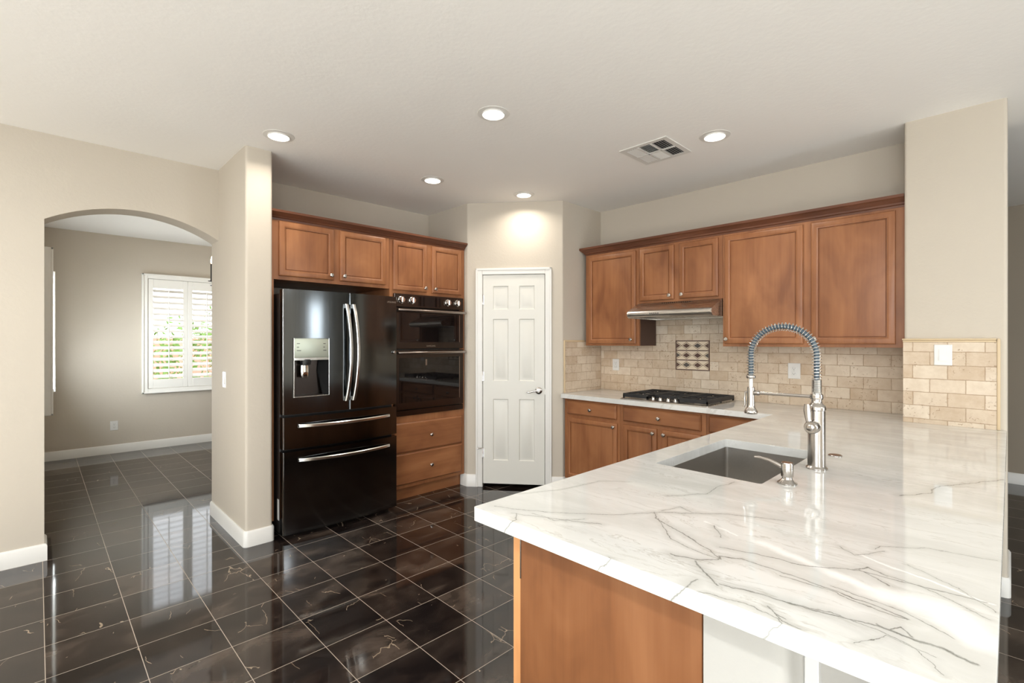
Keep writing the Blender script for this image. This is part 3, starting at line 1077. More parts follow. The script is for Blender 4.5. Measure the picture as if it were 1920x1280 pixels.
root = thing('base_cabinet', 'wooden base cabinet with one drawer and one door next to pantry wall', 'cabinet', RB.tf((2.65, -.3, 0)))
frame_parts(RB, root, 2.347, 2.955, .115, .872, .57, [(2.42, 2.88, .74, .83), (2.42, 2.88, .17, .68)])
RB.drawer(root, 2.374, 2.920, .729, .852, (2.642, .786))
RB.door(root, 2.366, 2.922, .135, .697, (2.394, .665))
toe(RB, root, 2.347, 2.955)
root = thing('base_cabinet', 'wooden base cabinet with wide drawer and two doors under the cooktop', 'cabinet', RB.tf((1.97, -.3, 0)))
frame_parts(RB, root, 1.592, 2.345, .115, .872, .57, [(1.66, 2.29, .74, .83), (1.66, 1.93, .17, .68), (2.01, 2.29, .17, .68)])
RB.drawer(root, 1.627, 2.306, .729, .852, (1.968, .786))
RB.door(root, 1.992, 2.306, .135, .699, (2.018, .662))
RB.door(root, 1.625, 1.945, .135, .699, (1.922, .662))
toe(RB, root, 1.592, 2.345)
root = thing('base_cabinet', 'corner wooden base cabinet partly hidden behind the peninsula top', 'cabinet', RB.tf((1.28, -.3, 0)))
frame_parts(RB, root, .975, 1.590, .115, .872, .57, [(1.02, 1.55, .74, .83), (1.02, 1.55, .17, .68)])
RB.drawer(root, 1.000, 1.566, .729, .852)
RB.door(root, 1.000, 1.566, .135, .699)
toe(RB, root, .975, 1.590)

# --- peninsula cabinet
root = thing('peninsula_cabinet', 'wooden peninsula base with plain veneer end panel', 'cabinet', (2.2, .7, 0))
B().box(1.060, 1.075, .481, 1.0495, .0, .8725).build('end_panel', 'panel_wood', root)
eb = B().box(1.0595, 1.100, 1.050, 1.081, .0, .8725, .002, 1)
eb.build('edge_strip', 'edge_wood', root)
tag(B().box(1.0575, 1.0594, 1.0455, 1.0495, .68, .868).build('bracket_edge', 'nickel', root), 'thin metal strip at panel seam')
b = B()
b.box(1.0755, 3.5, .481, .487, .1, .8725)
b.box(1.0755, 3.5, .4875, 1.05, .1, .116)
b.box(1.0755, 3.5, .99, 1.006, 0, .0995)
b.build('carcass', 'cab_inside', root)
f = B(RP.tf)
f.solid([(1.101, 0, .1), (3.5, 0, .1), (3.5, 0, .872), (1.101, 0, .872)], (0, -.0185, 0), [[(a, 0, .15), (c, 0, .15), (c, 0, .7), (a, 0, .7)] for a, c in ((1.15, 1.65), (1.75, 2.5), (2.65, 3.3))])
f.build('face_frame', 'wood', root, smooth=0)
for a, c in ((1.12, 1.68), (1.73, 2.12), (2.15, 2.54), (2.62, 3.36)):
    RP.door(root, a, c, .13, .70, ((a + .03), .665))
    RP.drawer(root, a, c, .73, .85)

# ================================================================= WORKTOP, SINK
SX0, SX1, SY0, SY1 = 1.785, 2.485, .600, 1.003
top = rounded([(.927, .014), (3.806, .014), (3.806, .461), (4.178, .461), (4.178, 2.962), (3.532, 2.962), (3.532, 1.116), (.927, 1.116)], .010, (0, 7), 4)
hole = rounded([(SX0, SY0), (SX1, SY0), (SX1, SY1), (SX0, SY1)], .014, None, 4)
cut = [(3.60, 1.62), (4.06, 1.62), (4.06, 2.30), (3.60, 2.30)]
b = B()
b.solid([(x, y, .874) for x, y in top], (0, 0, .040), [[(x, y, .874) for x, y in hole], [(x, y, .874) for x, y in cut]])
wt = b.build('worktop', 'counter', None, smooth=30)
bv = wt.modifiers.new('eased_edge', 'BEVEL')
bv.width = .003
bv.segments = 2
bv.limit_method = 'ANGLE'
bv.angle_limit = math.radians(50)
tag(wt, 'white veined stone worktop covering peninsula and cooktop run', 'worktop')

root = thing('kitchen_sink', 'undermount stainless steel sink set into the peninsula', 'sink', ((SX0 + SX1) / 2, (SY0 + SY1) / 2, .64))
rr = lambda x0, x1, y0, y1, z, r: [(x, y, z) for x, y in rounded([(x0, y0), (x1, y0), (x1, y1), (x0, y1)], r, None, 5)]
b = B()
o = .004
b.loft([rr(SX0 - .03, SX1 + .03, SY0 - .03, SY1 + .025, .8735, .02), rr(SX0 - o, SX1 + o, SY0 - o, SY1 + o, .8735, .016), rr(SX0 - o, SX1 + o, SY0 - o, SY1 + o, .66, .016), rr(SX0 + .008, SX1 - .008, SY0 + .008, SY1 - .008, .648, .012),
        rr(SX0 + .2, SX1 - .2, SY0 + .14, SY1 - .14, .644, .012)], cap0=False)
b.build('basin', 'sink_steel', root, smooth=40)
b = B().lathe([(.056, 0), (.056, .003), (.046, .004), (.038, -.002 + .003), (.0, .001)], (2.135, .80, .6445), (0, 0, 1), 28)
b.build('drain', 'nickel', root)

# ================================================================= FAUCET
fx, fy, z0 = 2.157, .524, .914
root = thing('kitchen_faucet', 'tall brushed nickel spring spout faucet behind the sink', 'faucet', (fx, fy, z0))
B().lathe([(.0, .0005), (.037, .0005), (.037, .005), (.033, .009), (.0305, .012), (.0305, .012), (.0295, .225), (.032, .228), (.032, .236), (.029, .244), (.022, .250), (.0185, .256), (.018, .270), (.0, .270)], (fx, fy, z0), n=36).build('body', 'nickel', root)
B().lathe([(.0, .268), (.0215, .268), (.0225, .272), (.0225, .283), (.0215, .287), (.0, .287)], (fx, fy + .01 - .01, z0), n=28).build('collar', 'nickel', root)
ya, yb_, zr = fy, .766, 1.352
rad = (yb_ - ya) / 2
path = [(fx, ya, 1.200 + .152 * i / 8) for i in range(8)]
path += [(fx, ya + rad - rad * math.cos(PI * i / 24), zr + rad * .94 * math.sin(PI * i / 24)) for i in range(25)]
path += [(fx, yb_, zr - (zr - 1.262) * i / 5) for i in range(1, 6)]
B().tube(path, .0098, 12).build('hose', 'hose', root)


def resample(pts, step):
    out, acc = [Vector(pts[0])], 0
    for a, c in zip(pts, pts[1:]):
        a, c = Vector(a), Vector(c)
        L = (c - a).length
        d = step - acc
        while d <= L:
            out.append(a.lerp(c, d / L))
            d += step
        acc = (acc + L) % step
    return out


def coil(pts, r, pitch_fn, wire, per=12):
    pts = [Vector(p) for p in pts]
    ls = [0]
    for a, c in zip(pts, pts[1:]):
        ls.append(ls[-1] + (c - a).length)
    tot = ls[-1]
    out, s, ph = [], 0.0, 0.0
    i = 0
    while s < tot:
        while i < len(ls) - 2 and ls[i + 1] < s:
            i += 1
        t = (s - ls[i]) / max(1e-9, ls[i + 1] - ls[i])
        p = pts[i].lerp(pts[i + 1], t)
        d = (pts[i + 1] - pts[i]).normalized()
        e1 = Vector((1, 0, 0))
        e2 = d.cross(e1)
        out.append(p + (e1 * math.cos(ph) + e2 * math.sin(ph)) * r)
        ph += 2 * PI / per
        s += pitch_fn(s) / per
    return out


B().tube(coil(path, .0165, lambda s: .0036 if s < .058 else .0118, .0016, 12), .00155, 5).build('spring', 'chrome', root)
B().lathe([(.0, 0), (.0165, 0), (.0185, .003), (.0185, .010), (.0165, .013), (.0, .013)], (fx, yb_, 1.250), n=20).build('spring_cap', 'nickel', root)
B().lathe([(.0, 0), (.0075, 0), (.0075, .045), (.0, .045)], (fx, yb_, 1.206), n=14).build('hose_end', 'plastic', root)
hd = B().lathe([(.0, 0), (.024, 0), (.0265, .004), (.0265, .010), (.022, .018), (.016, .028), (.0145, .042), (.0145, .108), (.0135, .112), (.0, .112)], (fx, yb_, 1.101), n=28).build('spray_head', 'nickel', root)
B().tube([(fx, yb_ + .013, 1.192), (fx, yb_ + .023, 1.190), (fx, yb_ + .0255, 1.165), (fx, yb_ + .024, 1.14), (fx, yb_ + .030, 1.126)], [.005, .005, .0045, .004, .004], 10).build('spray_lever', 'nickel', hd)
B().tube([(fx, ya + .018, 1.191), (fx, ya + .028, 1.191), (fx, yb_ - .05, 1.190), (fx, yb_ - .0125, 1.190)], [.0068, .0062, .0062, .0062], 14).build('support_arm', 'nickel', root)
B().lathe([(.0, 0), (.009, 0), (.0105, .003), (.0105, .020), (.009, .023), (.0, .023)], (fx, yb_ - .012, 1.190), (0, -1, 0), 18).build('arm_socket', 'nickel', root)
hx = fx - .028
hb = B()
hb.lathe([(.0, -.026), (.022, -.026), (.0245, .0), (.0255, .012), (.024, .026), (.021, .030), (.0, .030)], (hx, fy + .004, 1.078), (-1, .12, 0), 28)
hb.lathe([(.0, .0), (.013, 0), (.013, .0045), (.010, .006), (.0, .0065)], (hx - .0295, fy + .0075, 1.078), (-1, .12, 0), 20)
piv = hb.build('handle_hub', 'nickel', root)
hz = B()
pts = [(hx - .020, fy + .012, 1.088), (hx - .022, fy + .017, 1.11), (hx - .022, fy + .020, 1.14), (hx - .020, fy + .021, 1.165)]
rings = []
for (x, y, z), w, t in zip(pts, (.011, .0095, .012, .009), (.006, .005, .004, .003)):
    rings.append([(x + t * math.sin(a), y + w * math.cos(a), z) for a in (2 * PI * k / 14 for k in range(14))])
hz.loft(rings)
hz.build('handle_lever', 'nickel', root)

root = thing('soap_dispenser', 'small brushed nickel soap pump next to the sink corner', 'soap dispenser', (1.857, .540, .914))
B().lathe([(.0, .0005), (.031, .0005), (.031, .004), (.024, .009), (.0165, .016), (.0150, .028), (.0, .028)], (1.857, .540, .914), n=28).build('base', 'nickel', root)
B().lathe([(.0, 0), (.0185, 0), (.0195, .003), (.0195, .044), (.0175, .049), (.0, .050)], (1.857, .540, .938), n=28).build('pump_head', 'nickel', root)
B().tube([(1.857, .553, .968), (1.857, .572, .976), (1.857, .60, .986), (1.857, .63, .990), (1.857, .647, .989)], [.0075, .0072, .006, .005, .0042], 12).build('spout', 'nickel', root)
bt = B().lathe([(.0, .0005), (.026, .0005), (.026, .003), (.022, .0055), (.0, .006)], (2.456, .527, .914), n=28).build('air_switch_button', 'nickel')
tag(bt, 'flat round nickel button on the worktop beside the faucet', 'button')

# ================================================================= COOKTOP
CX0, CX1, CY0, CY1 = 3.580, 4.118, 1.578, 2.342
root = thing('gas_cooktop', 'black and steel gas cooktop set into the worktop', 'cooktop', (3.85, 1.96, .914))
b = B()
b.loft([rr(CX0, CX1, CY0, CY1, .9145, .008), rr(CX0, CX1, CY0, CY1, .919, .008), rr(CX0 + .010, CX1 - .010, CY0 + .010, CY1 - .010, .9235, .006), rr(CX0 + .018, CX1 - .018, CY0 + .018, CY1 - .018, .9205, .006)])
b.build('tray', 'steel', root)
burn = [(3.74, 2.20, .04), (3.97, 2.20, .034), (3.86, 1.96, .052), (3.74, 1.72, .034), (3.97, 1.72, .04)]
for x, y, r in burn:
    bo = B().lathe([(.0, 0), (r + .012, 0), (r + .010, .008), (r, .012), (.0, .012)], (x, y, .9207), n=24).build('burner', 'steel', root)
    B().lathe([(.0, 0), (r, 0), (r + .002, .004), (r - .004, .009), (.0, .0095)], (x, y, .9329), n=24).build('burner_cap', 'iron', bo)


def grate(y0, y1, x0, x1):
    b = B()
    zt, zb, w = .9625, .948, .006
    for a, c, p, q in ((x0, x1, y0, y0 + .012), (x0, x1, y1 - .012, y1), (x0, x0 + .012, y0 + .012, y1 - .012), (x1 - .012, x1, y0 + .012, y1 - .012)):
        b.box(a, c, p, q, zb, zt, .002, 1)
    for k in range(1, 5):
        x = x0 + (x1 - x0) * k / 5
        b.box(x - w, x + w, y0 + .012, y0 + .012 + (y1 - y0) * .36, zb, zt, .0015, 1)
        b.box(x - w, x + w, y1 - .012 - (y1 - y0) * .36, y1 - .012, zb, zt, .0015, 1)
    ym = (y0 + y1) / 2
    b.box(x0 + .012, x0 + .012 + (x1 - x0) * .2, ym - w, ym + w, zb, zt, .0015, 1)
    b.box(x1 - .012 - (x1 - x0) * .2, x1 - .012, ym - w, ym + w, zb, zt, .0015, 1)
    b.box((x0 + x1) / 2 - w, (x0 + x1) / 2 + w, y0 + .012, y1 - .012, zb, zt, .0015, 1)
    for x in (x0 + .006, x1 - .006, (x0 + x1) / 2):
        for y in (y0 + .006, y1 - .006):
            b.box(x - .006, x + .006, y - .006, y + .006, .9215, .949)
    # deep side skirts of the cast grate
    b.box(x0, x0 + .006, y0, y1, .932, .950)
    b.box(x0, x1, y0, y0 + .006, .932, .950)
    b.box(x0, x1, y1 - .006, y1, .932, .950)
    b.build('grate', 'iron', root)


grate(2.092, 2.330, 3.606, 4.108)
grate(1.834, 2.086, 3.700, 4.108)
grate(1.590, 1.828, 3.606, 4.108)
for y in (2.060, 1.995, 1.925, 1.862):
    k = B()
    k.lathe([(.0, 0), (.019, 0), (.019, .004), (.015, .006), (.0145, .020), (.013, .023), (.0, .0235)], (3.637, y, .9207), n=20)
    k.box(3.622, 3.652, y - .004, y + .004, .940, .950, .0015, 1)
    k.build('control_knob', 'chrome', root)

# ================================================================= RANGE HOOD
root = thing('range_hood', 'slim stainless steel range hood under the short cabinet', 'range hood', (3.9, 1.96, 1.606))
HY0, HY1 = 1.592, 2.335
sec = [(4.176, 1.742), (3.864, 1.742), (3.690, 1.668), (3.680, 1.660), (3.675, 1.645), (3.677, 1.628), (3.686, 1.616), (3.700, 1.612), (3.700, 1.640), (4.176, 1.640)]
b = B()
b.loft([[(x, y, z) for x, z in sec] for y in (HY0 + .0105, HY1 - .0105)])
side = sec[:7] + [(3.700, 1.606), (4.176, 1.606)]
b.solid([(x, HY0, z) for x, z in side], (0, .010, 0))
b.solid([(x, HY1, z) for x, z in side], (0, -.010, 0))
b.box(4.160, 4.176, HY0 + .011, HY1 - .011, 1.606, 1.639)
b.build('canopy', 'steel', root, smooth=40, weld=False)
for y0, y1 in ((HY0 + .016, 1.960), (1.966, HY1 - .016)):
    f = B().box(3.76, 4.15, y0, y1, 1.618, 1.628)
    for i in range(12):
        x = 3.775 + i * .031
        f.box(x, x + .018, y0 + .02, y1 - .02, 1.615, 1.618)
    f.build('filter', 'steel', root)
B().box(3.705, 3.755, 1.98, 2.14, 1.612, 1.626).build('lamp_cover', 'plastic', root)
g = B()
sl = Vector((3.864 - 3.690, 0, 1.742 - 1.668)).normalized()
nn = Vector((-sl.z, 0, sl.x))
for i in range(14):
    y = 1.84 + i * .019
    for j in range(3):
        c = Vector((3.690, y + j * .005, 1.668)) + sl * (.160 + j * .010)
        p = [c + sl * a + Vector((0, bq, 0)) for a, bq in ((-.003, -.005), (.003, -.005), (.003, .005), (-.003, .005))]
        g.solid([tuple(q - nn * .001) for q in p], tuple(nn * .0016))
g.build('vent_slots', 'slot', root, weld=False)
for i in range(5):
    B().box(3.6735, 3.6765, 2.035 + i * .018, 2.043 + i * .018, 1.634, 1.645).build('push_button', 'black', root)

# ================================================================= BACKSPLASH
b = B()
b.solid([(4.179, .462, .9145), (4.179, 2.9625, .9145), (4.179, 2.9625, 1.365), (4.179, 2.336, 1.365), (4.179, 2.336, 1.604), (4.179, 1.590, 1.604), (4.179, 1.590, 1.365), (4.179, .462, 1.365)], (.010, 0, 0))
o = b.build('tile_backsplash', 'brick_y', smooth=0)
tag(o, 'travertine brick tile on the long wall behind the cooktop', 'backsplash')
root = thing('tile_backsplash', 'small travertine tile return on the pantry wall', 'backsplash', (3.88, 2.968, .9145))
B().box(3.601, 4.177, 2.9635, 2.974, .9145, 1.400).build('tile_field', 'brick_x', root, smooth=0)
b = B().box(3.586, 3.6005, 2.960, 2.974, .9145, 1.418, .004, 2)
b.box(3.601, 3.905, 2.959, 2.974, 1.4005, 1.418, .004, 2)
b.build('pencil_trim', 'pencil', root)
root = thing('tile_backsplash', 'pale travertine tile on the pillar face with bullnose trim', 'backsplash', (3.80, .25, .9145))
B().box(3.799, 3.8095, .054, .4605, .9145, 1.400).build('tile_field', 'brick_p', root, smooth=0)
b = B().box(3.795, 3.8095, .039, .0535, .9145, 1.4215, .004, 2)
b.box(3.793, 3.8095, .054, .466, 1.4125, 1.4225, .004, 2)
b.box(3.797, 3.8095, .054, .463, 1.4003, 1.4123, .004, 2)
b.build('pencil_trim', 'pencil', root)
# mosaic inset over the cooktop
root = thing('mosaic_tile_panel', 'square diamond pattern mosaic inset above the cooktop', 'mosaic', (4.176, 1.98, 1.148))
m0, m1, mz0, mz1 = 1.822, 2.138, 1.148, 1.415
B().box(4.1755, 4.1785, m0, m1, mz0, mz1).build('backing', 'cream_stone', root)
b = B()
X0, X1 = 4.1725, 4.1753
for y in (m0, m1 - .009):
    b.box(X0, X1, y, y + .009, mz0, mz1)
for i in range(4):
    z = mz0 + (mz1 - .009 - mz0) * i / 3
    b.box(X0, X1, m0 + .0105, m1 - .0105, z, z + .0085)
b.build('border_strips', 'dark_stone', root)


def diamond(y, z, hy, hz, x0, x1, mat, name, ycut=None):
    p = [(y - hy, z), (y, z - hz), (y + hy, z), (y, z + hz)]
    if ycut == 'hi':
        p = [(y - hy, z), (y, z - hz), (y, z + hz)]
    if ycut == 'lo':
        p = [(y, z - hz), (y + hy, z), (y, z + hz)]
    b = B().solid([(x0, a, c) for a, c in p], (x1 - x0, 0, 0))
    return b.build(name, mat, root, smooth=0)


rowh = (mz1 - .009 - mz0) / 3
for r in range(3):
    zc = mz0 + .0045 + rowh * (r + .5) + .000
    ys = [m1 - .0115, m1 - .104, m1 - .207, m0 + .0115]
    for i, y in enumerate(ys):
        cut_ = 'hi' if i == 0 else 'lo' if i == 3 else None
        diamond(y, zc, .050, .036, 4.1740, 4.1753, 'taupe_stone', 'diamond_border', cut_)
        diamond(y, zc, .041, .0285, 4.1734, 4.1739, 'cream_stone', 'diamond_line', cut_)
        diamond(y, zc, .034, .022, 4.1726, 4.1733, 'grey_stone' if (i + r) % 3 == 1 else 'dark_stone', 'diamond_tile', cut_)


# ================================================================= OUTLETS AND SWITCHES
def plate(name, tf, u, z, w, h, kind, label, cat, group=None):
    root = thing(name, label, cat, tf((u, 0, z)))
    b = B(tf)
    b.loft([ring(u - w / 2, u + w / 2, z - h / 2, z + h / 2, 0, .0003), ring(u - w / 2, u + w / 2, z - h / 2, z + h / 2, 0, .003), ring(u - w / 2, u + w / 2, z - h / 2, z + h / 2, .003, .006)])
    b.build('cover_plate', 'plastic', root)
    if kind == 'outlet':
        for dz_ in (-.0195, .0195):
            s = B(tf)
            s.box(u - .0165, u + .0165, .006, .0075, z + dz_ - .0145, z + dz_ + .0145, .003, 2)
            so = s.build('socket', 'plastic', root)
            k = B(tf)
            k.box(u - .0075, u - .0055, .0073, .0079, z + dz_ - .003, z + dz_ + .006)
            k.box(u + .0055, u + .0075, .0073, .0079, z + dz_ - .002, z + dz_ + .005)
            k.box(u - .002, u + .002, .0073, .0079, z + dz_ - .010, z + dz_ - .006)
            k.build('slots', 'slot', so)
        k = B(tf)
        k.box(u - .002, u + .002, .006, .0068, z - .002, z + .002)
        k.build('screw', 'nickel', root)
    else:
        b = B(tf)
        b.box(u - .0185, u + .0185, .006, .0075, z - .0355, z + .0355)
        b.build('rocker_surround', 'plastic', root)
        s = B(tf)
        s.loft([ring(u - .0165, u + .0165, z - .0335, z + .0335, 0, .0076), [(u - .0165, .0125, z - .0335), (u + .0165, .0125, z - .0335), (u + .0165, .0085, z + .0335), (u - .0165, .0085, z + .0335)]])
        s.build('rocker', 'plastic', root)
    return root


TC = lambda p: (4.179 - p[1], p[0], p[2])
plate('power_outlet', TC, 2.782, 1.172, .074, .115, 'outlet', 'white outlet on tile between pantry wall and cooktop', 'outlet')
plate('power_outlet', TC, 1.166, 1.178, .086, .120, 'outlet', 'white outlet on tile framed by the faucet arch', 'outlet')
plate('power_outlet', lambda p: (p[0], YD - p[1], p[2]), .690, .347, .078, .118, 'outlet', 'white outlet low on the dining room wall', 'outlet')
plate('light_switch', lambda p: (3.799 - p[1], p[0], p[2]), .277, 1.326, .080, .122, 'switch', 'white rocker switch on the tiled pillar face', 'switch')
plate('light_switch', lambda p: (ax1 - p[1], p[0], p[2]), 4.155, 1.117, .080, .122, 'switch', 'white rocker switch on the stub wall side by the arch', 'switch')
rt = B().box(1.172, 1.194, .281, .3086, .12, .872, .002, 1).build('cable_raceway', 'plastic')
tag(rt, 'narrow white cable cover running up the half wall', 'cable cover')
plate('power_outlet', lambda p: (p[0], .3086 - p[1], p[2]), 1.236, .705, .058, .118, 'outlet', 'white outlet tucked beneath the peninsula overhang', 'outlet')

# ================================================================= REFRIGERATOR
root = thing('refrigerator', 'black stainless french door refrigerator with bottom drawers', 'refrigerator', (1.69, 3.95, 0))
FX0, FX1, FXM = 1.236, 2.146, 1.711


def fy_(x):
    return 3.574 - .034 * (1 - ((x - 1.691) / .455) ** 2)


def fpoly(x0, x1, yb=3.640, n=12, e=.006, er=None):
    er = e if er is None else er
    xs = [x0 + (x1 - x0) * i / n for i in range(n + 1)]
    fr = [(x, fy_(x)) for x in xs]
    if e:
        fr[0] = (x0, fy_(x0) + e)
        fr.insert(1, (x0 + e, fy_(x0 + e)))
    if er:
        fr[-1] = (x1, fy_(x1) + er)
        fr.insert(-1, (x1 - er, fy_(x1 - er)))
    return [(x0, yb)] + fr + [(x1, yb)]


b = B()
b.box(FX0 + .004, FX1 - .004, 3.650, 4.30, .035, 1.752, .004, 1)
b.box(FX0 + .03, FX1 - .03, 3.66, 4.28, .0, .034)
b.build('cabinet_body', 'fridge_side', root)
b = B()
for x in (FX0 + .03, FX1 - .09):
    b.box(x, x + .06, 3.60, 3.70, 1.7525, 1.772, .004, 1)
b.build('hinge_cover', 'black', root)
DX0, DX1, DZ_0, DZ_1 = 1.303, 1.557, 1.008, 1.428
b = B()
b.prism(fpoly(FX0, DX0, e=.006, er=0), .886, 1.776)
b.prism(fpoly(DX0, DX1, e=.0), .886, DZ_0)
b.prism(fpoly(DX0, DX1, e=.0), DZ_1, 1.776)
b.prism(fpoly(DX1, FXM - .003, e=0, er=.004), .886, 1.776)
dl = b.build('left_door', 'fridge', root, smooth=30)
b = B().prism(fpoly(FXM + .003, FX1), .886, 1.776)
dr = b.build('right_door', 'fridge', root, smooth=30)
d1 = B().prism(fpoly(FX0, FX1, n=20), .640, .866).build('upper_drawer', 'fridge', root, smooth=30)
d2 = B().prism(fpoly(FX0, FX1, n=20), .036, .620).build('freezer_drawer', 'fridge', root, smooth=30)
# bright edge strips on the left ends of doors and drawers
for par, za, zb in ((dl, .888, 1.774), (d1, .642, .864), (d2, .038, .618)):
    B().box(FX0 - .0012, FX0 + .003, 3.5768, 3.5835, za, zb).build('edge_trim', 'handle_steel', par)
# bowed handles
def bow_v(x, lean, par):
    n = 14
    z0_, z1_ = .955, 1.690
    rings = []
    for i in range(n + 1):
        t = i / n
        z = z0_ + (z1_ - z0_) * t
        s = math.sin(PI * t)
        y = fy_(x) - .016 - .042 * s ** .7
        xx = x + lean * .020 * s
        w, d = .0125, .008
        rings.append([(xx - w, y + d, z), (xx - w, y - d * .3, z), (xx - w * .6, y - d, z), (xx + w * .6, y - d, z), (xx + w, y - d * .3, z), (xx + w, y + d, z)])
    b = B().loft(rings)
    for z in (z0_, z1_ - .03):
        b.box(x - .010, x + .010, fy_(x) - .018, fy_(x) + .002, z, z + .03)
    b.build('handle', 'handle_steel', par, smooth=40)


bow_v(1.683, 1, dl)
bow_v(1.741, 1, dr)


def bow_h(z, par):
    n = 16
    rings = []
    for i in range(n + 1):
        t = i / n
        x = 1.335 + (2.060 - 1.335) * t
        s = math.sin(PI * t)
        y = fy_(x) - .014 - .040 * s ** .7
        h, d = .0125, .008
        rings.append([(x, y + d, z - h), (x, y - d * .3, z - h), (x, y - d, z - h * .6), (x, y - d, z + h * .6), (x, y - d * .3, z + h), (x, y + d, z + h)])
    b = B().loft(rings)
    for x in (1.335, 2.03):
        b.box(x, x + .03, fy_(x) - .016, fy_(x) + .004, z - .010, z + .010)
    b.build('handle', 'handle_steel', par, smooth=40)


bow_h(.800, d1)
bow_h(.556, d2)
# water and ice dispenser
yf = fy_(1.43) - .001
dp = B().box(DX0 + .001, DX1 - .001, yf - .002, yf + .05, 1.290, DZ_1 - .001, .004, 2).build('dispenser_panel', 'dispenser', root)
B().box(DX0 + .002, DX1 - .002, yf - .004, yf + .03, 1.268, 1.2895, .003, 1).build('dispenser_strip', 'handle_steel', dp)
b = B()
for i, z in enumerate((1.388, 1.362, 1.338)):
    w = (.022, .016, .03)[i]
    b.box(DX0 + .018, DX0 + .018 + w, yf - .0026, yf - .0019, z, z + .004)
    b.box(DX1 - .045, DX1 - .045 + w * .8, yf - .0026, yf - .0019, z, z + .004)
b.build('touch_marks', 'slot', dp)
dn = B()
dn.box(DX0 + .001, DX1 - .001, yf + .075, yf + .082, DZ_0 + .001, 1.2895)
dn.box(DX0 + .001, DX0 + .008, yf + .004, yf + .075, DZ_0 + .001, 1.267)
dn.box(DX0 + .0085, DX1 - .0085, yf + .02, yf + .075, DZ_0 + .001, DZ_0 + .008)
dn.build('dispenser_recess', 'brown_steel', root)
B().solid([(DX1 - .001, yf + .004, DZ_0 + .001), (DX1 - .001, yf + .004, 1.267), (DX1 - .055, yf + .055, 1.267), (DX1 - .062, yf + .06, 1.19), (DX1 - .035, yf + .02, DZ_0 + .001)], (0, .018, 0)).build('dispenser_side', 'matte_black', root, smooth=0)
fr_ = B()
for a0, a1, c0, c1 in ((DX0 - .003, DX0 + .002, DZ_0 - .003, DZ_1 + .002), (DX1 - .002, DX1 + .003, DZ_0 - .003, DZ_1 + .002), (DX0 + .002, DX1 - .002, DZ_0 - .003, DZ_0 + .002)):
    fr_.box(a0, a1, yf - .003, yf + .008, c0, c1, .001, 1)
fr_.build('dispenser_frame', 'handle_steel', root)
B().lathe([(.0, 0), (.034, 0), (.040, .03), (.040, .04), (.0, .04)], (1.395, yf + .030, 1.236), n=24).build('ice_chute', 'black', root)
pd_ = B()
rg = []
for z, w, d in ((1.232, .030, .012), (1.19, .032, .016), (1.155, .030, .014), (1.142, .022, .008)):
    rg.append([(1.388 + w * math.cos(t), yf + .03 + d * math.sin(t), z) for t in (2 * PI * k / 16 for k in range(16))])
pd_.loft(rg)
pd_.build('dispenser_paddle', 'chrome', root)
B().lathe([(.0, 0), (.011, 0), (.013, .006), (.012, .016), (.0, .018)], (2.112, fy_(2.112) - .0005, 1.317), (0, -1, 0), 18).build('door_bumper', 'nickel', dr)


def lettering(txt, size, loc, parent, mat, name='lettering', rot=(PI / 2, 0, 0)):
    c = bpy.data.curves.new(name, 'FONT')
    c.body = txt
    c.size = size
    c.extrude = .0003
    c.align_x = 'CENTER'
    c.space_character = 1.1
    c.materials.append(MAT[mat])
    tmp = bpy.data.objects.new('lettering_curve', c)
    COL.objects.link(tmp)
    me = bpy.data.meshes.new_from_object(tmp.evaluated_get(bpy.context.evaluated_depsgraph_get()))
    bpy.data.objects.remove(tmp)
    o = bpy.data.objects.new(name, me)
    COL.objects.link(o)
    org = Vector((0, 0, 0))
    r = parent
    while r is not None:
        org += Vector(r.location)
        r = r.parent
    o.parent = parent
    o.location = Vector(loc) - org
    o.rotation_euler = rot
    return o


lettering('SAMSUNG', .021, (2.078, fy_(2.078) - .0035, 1.722), dr, 'handle_steel')
# energy label on the side of the cabinet body
lb = B().box(FX0 + .0030, FX0 + .0038, 3.664, 3.70, .12, .27).build('rating_label', 'plastic', root)

# ================================================================= WALL OVEN
root = thing('wall_oven', 'black double wall oven with microwave above lower oven', 'oven', (2.575, 3.9, .75))
OX0, OX1, YO = 2.198, 2.952, 3.700
B().box(OX0 + .03, OX1 - .028, 3.732, 4.25, .78, 1.798).build('oven_body', 'black', root)
cp = B().box(OX0, OX1, YO, 3.729, 1.705, 1.822, .003, 1).build('control_panel', 'oven_steel', root)
B().box(2.440, 2.690, YO - .0015, YO - .0003, 1.722, 1.806).build('display', 'gloss_black', cp)
for x in (2.262, 2.372, 2.762, 2.874):
    k = B()
    k.lathe([(.0, 0), (.031, 0), (.031, .006), (.026, .010), (.025, .026), (.022, .030), (.0, .030)], (x, YO - .0003, 1.768), (0, -1, 0), 24)
    k.box(x - .005, x + .005, YO - .040, YO - .029, 1.744, 1.792, .002, 1)
    k.build('control_knob', 'chrome', cp)
mk_ = B()
for x in (2.262, 2.372, 2.762, 2.874):
    for a in range(7):
        t = math.radians(-120 + 40 * a)
        mk_.box(x + .044 * math.sin(t) - .004, x + .044 * math.sin(t) + .004, YO - .0012, YO - .0003, 1.768 + .040 * math.cos(t) - .001, 1.768 + .040 * math.cos(t) + .001)
mk_.build('dial_marks', 'nickel', cp)


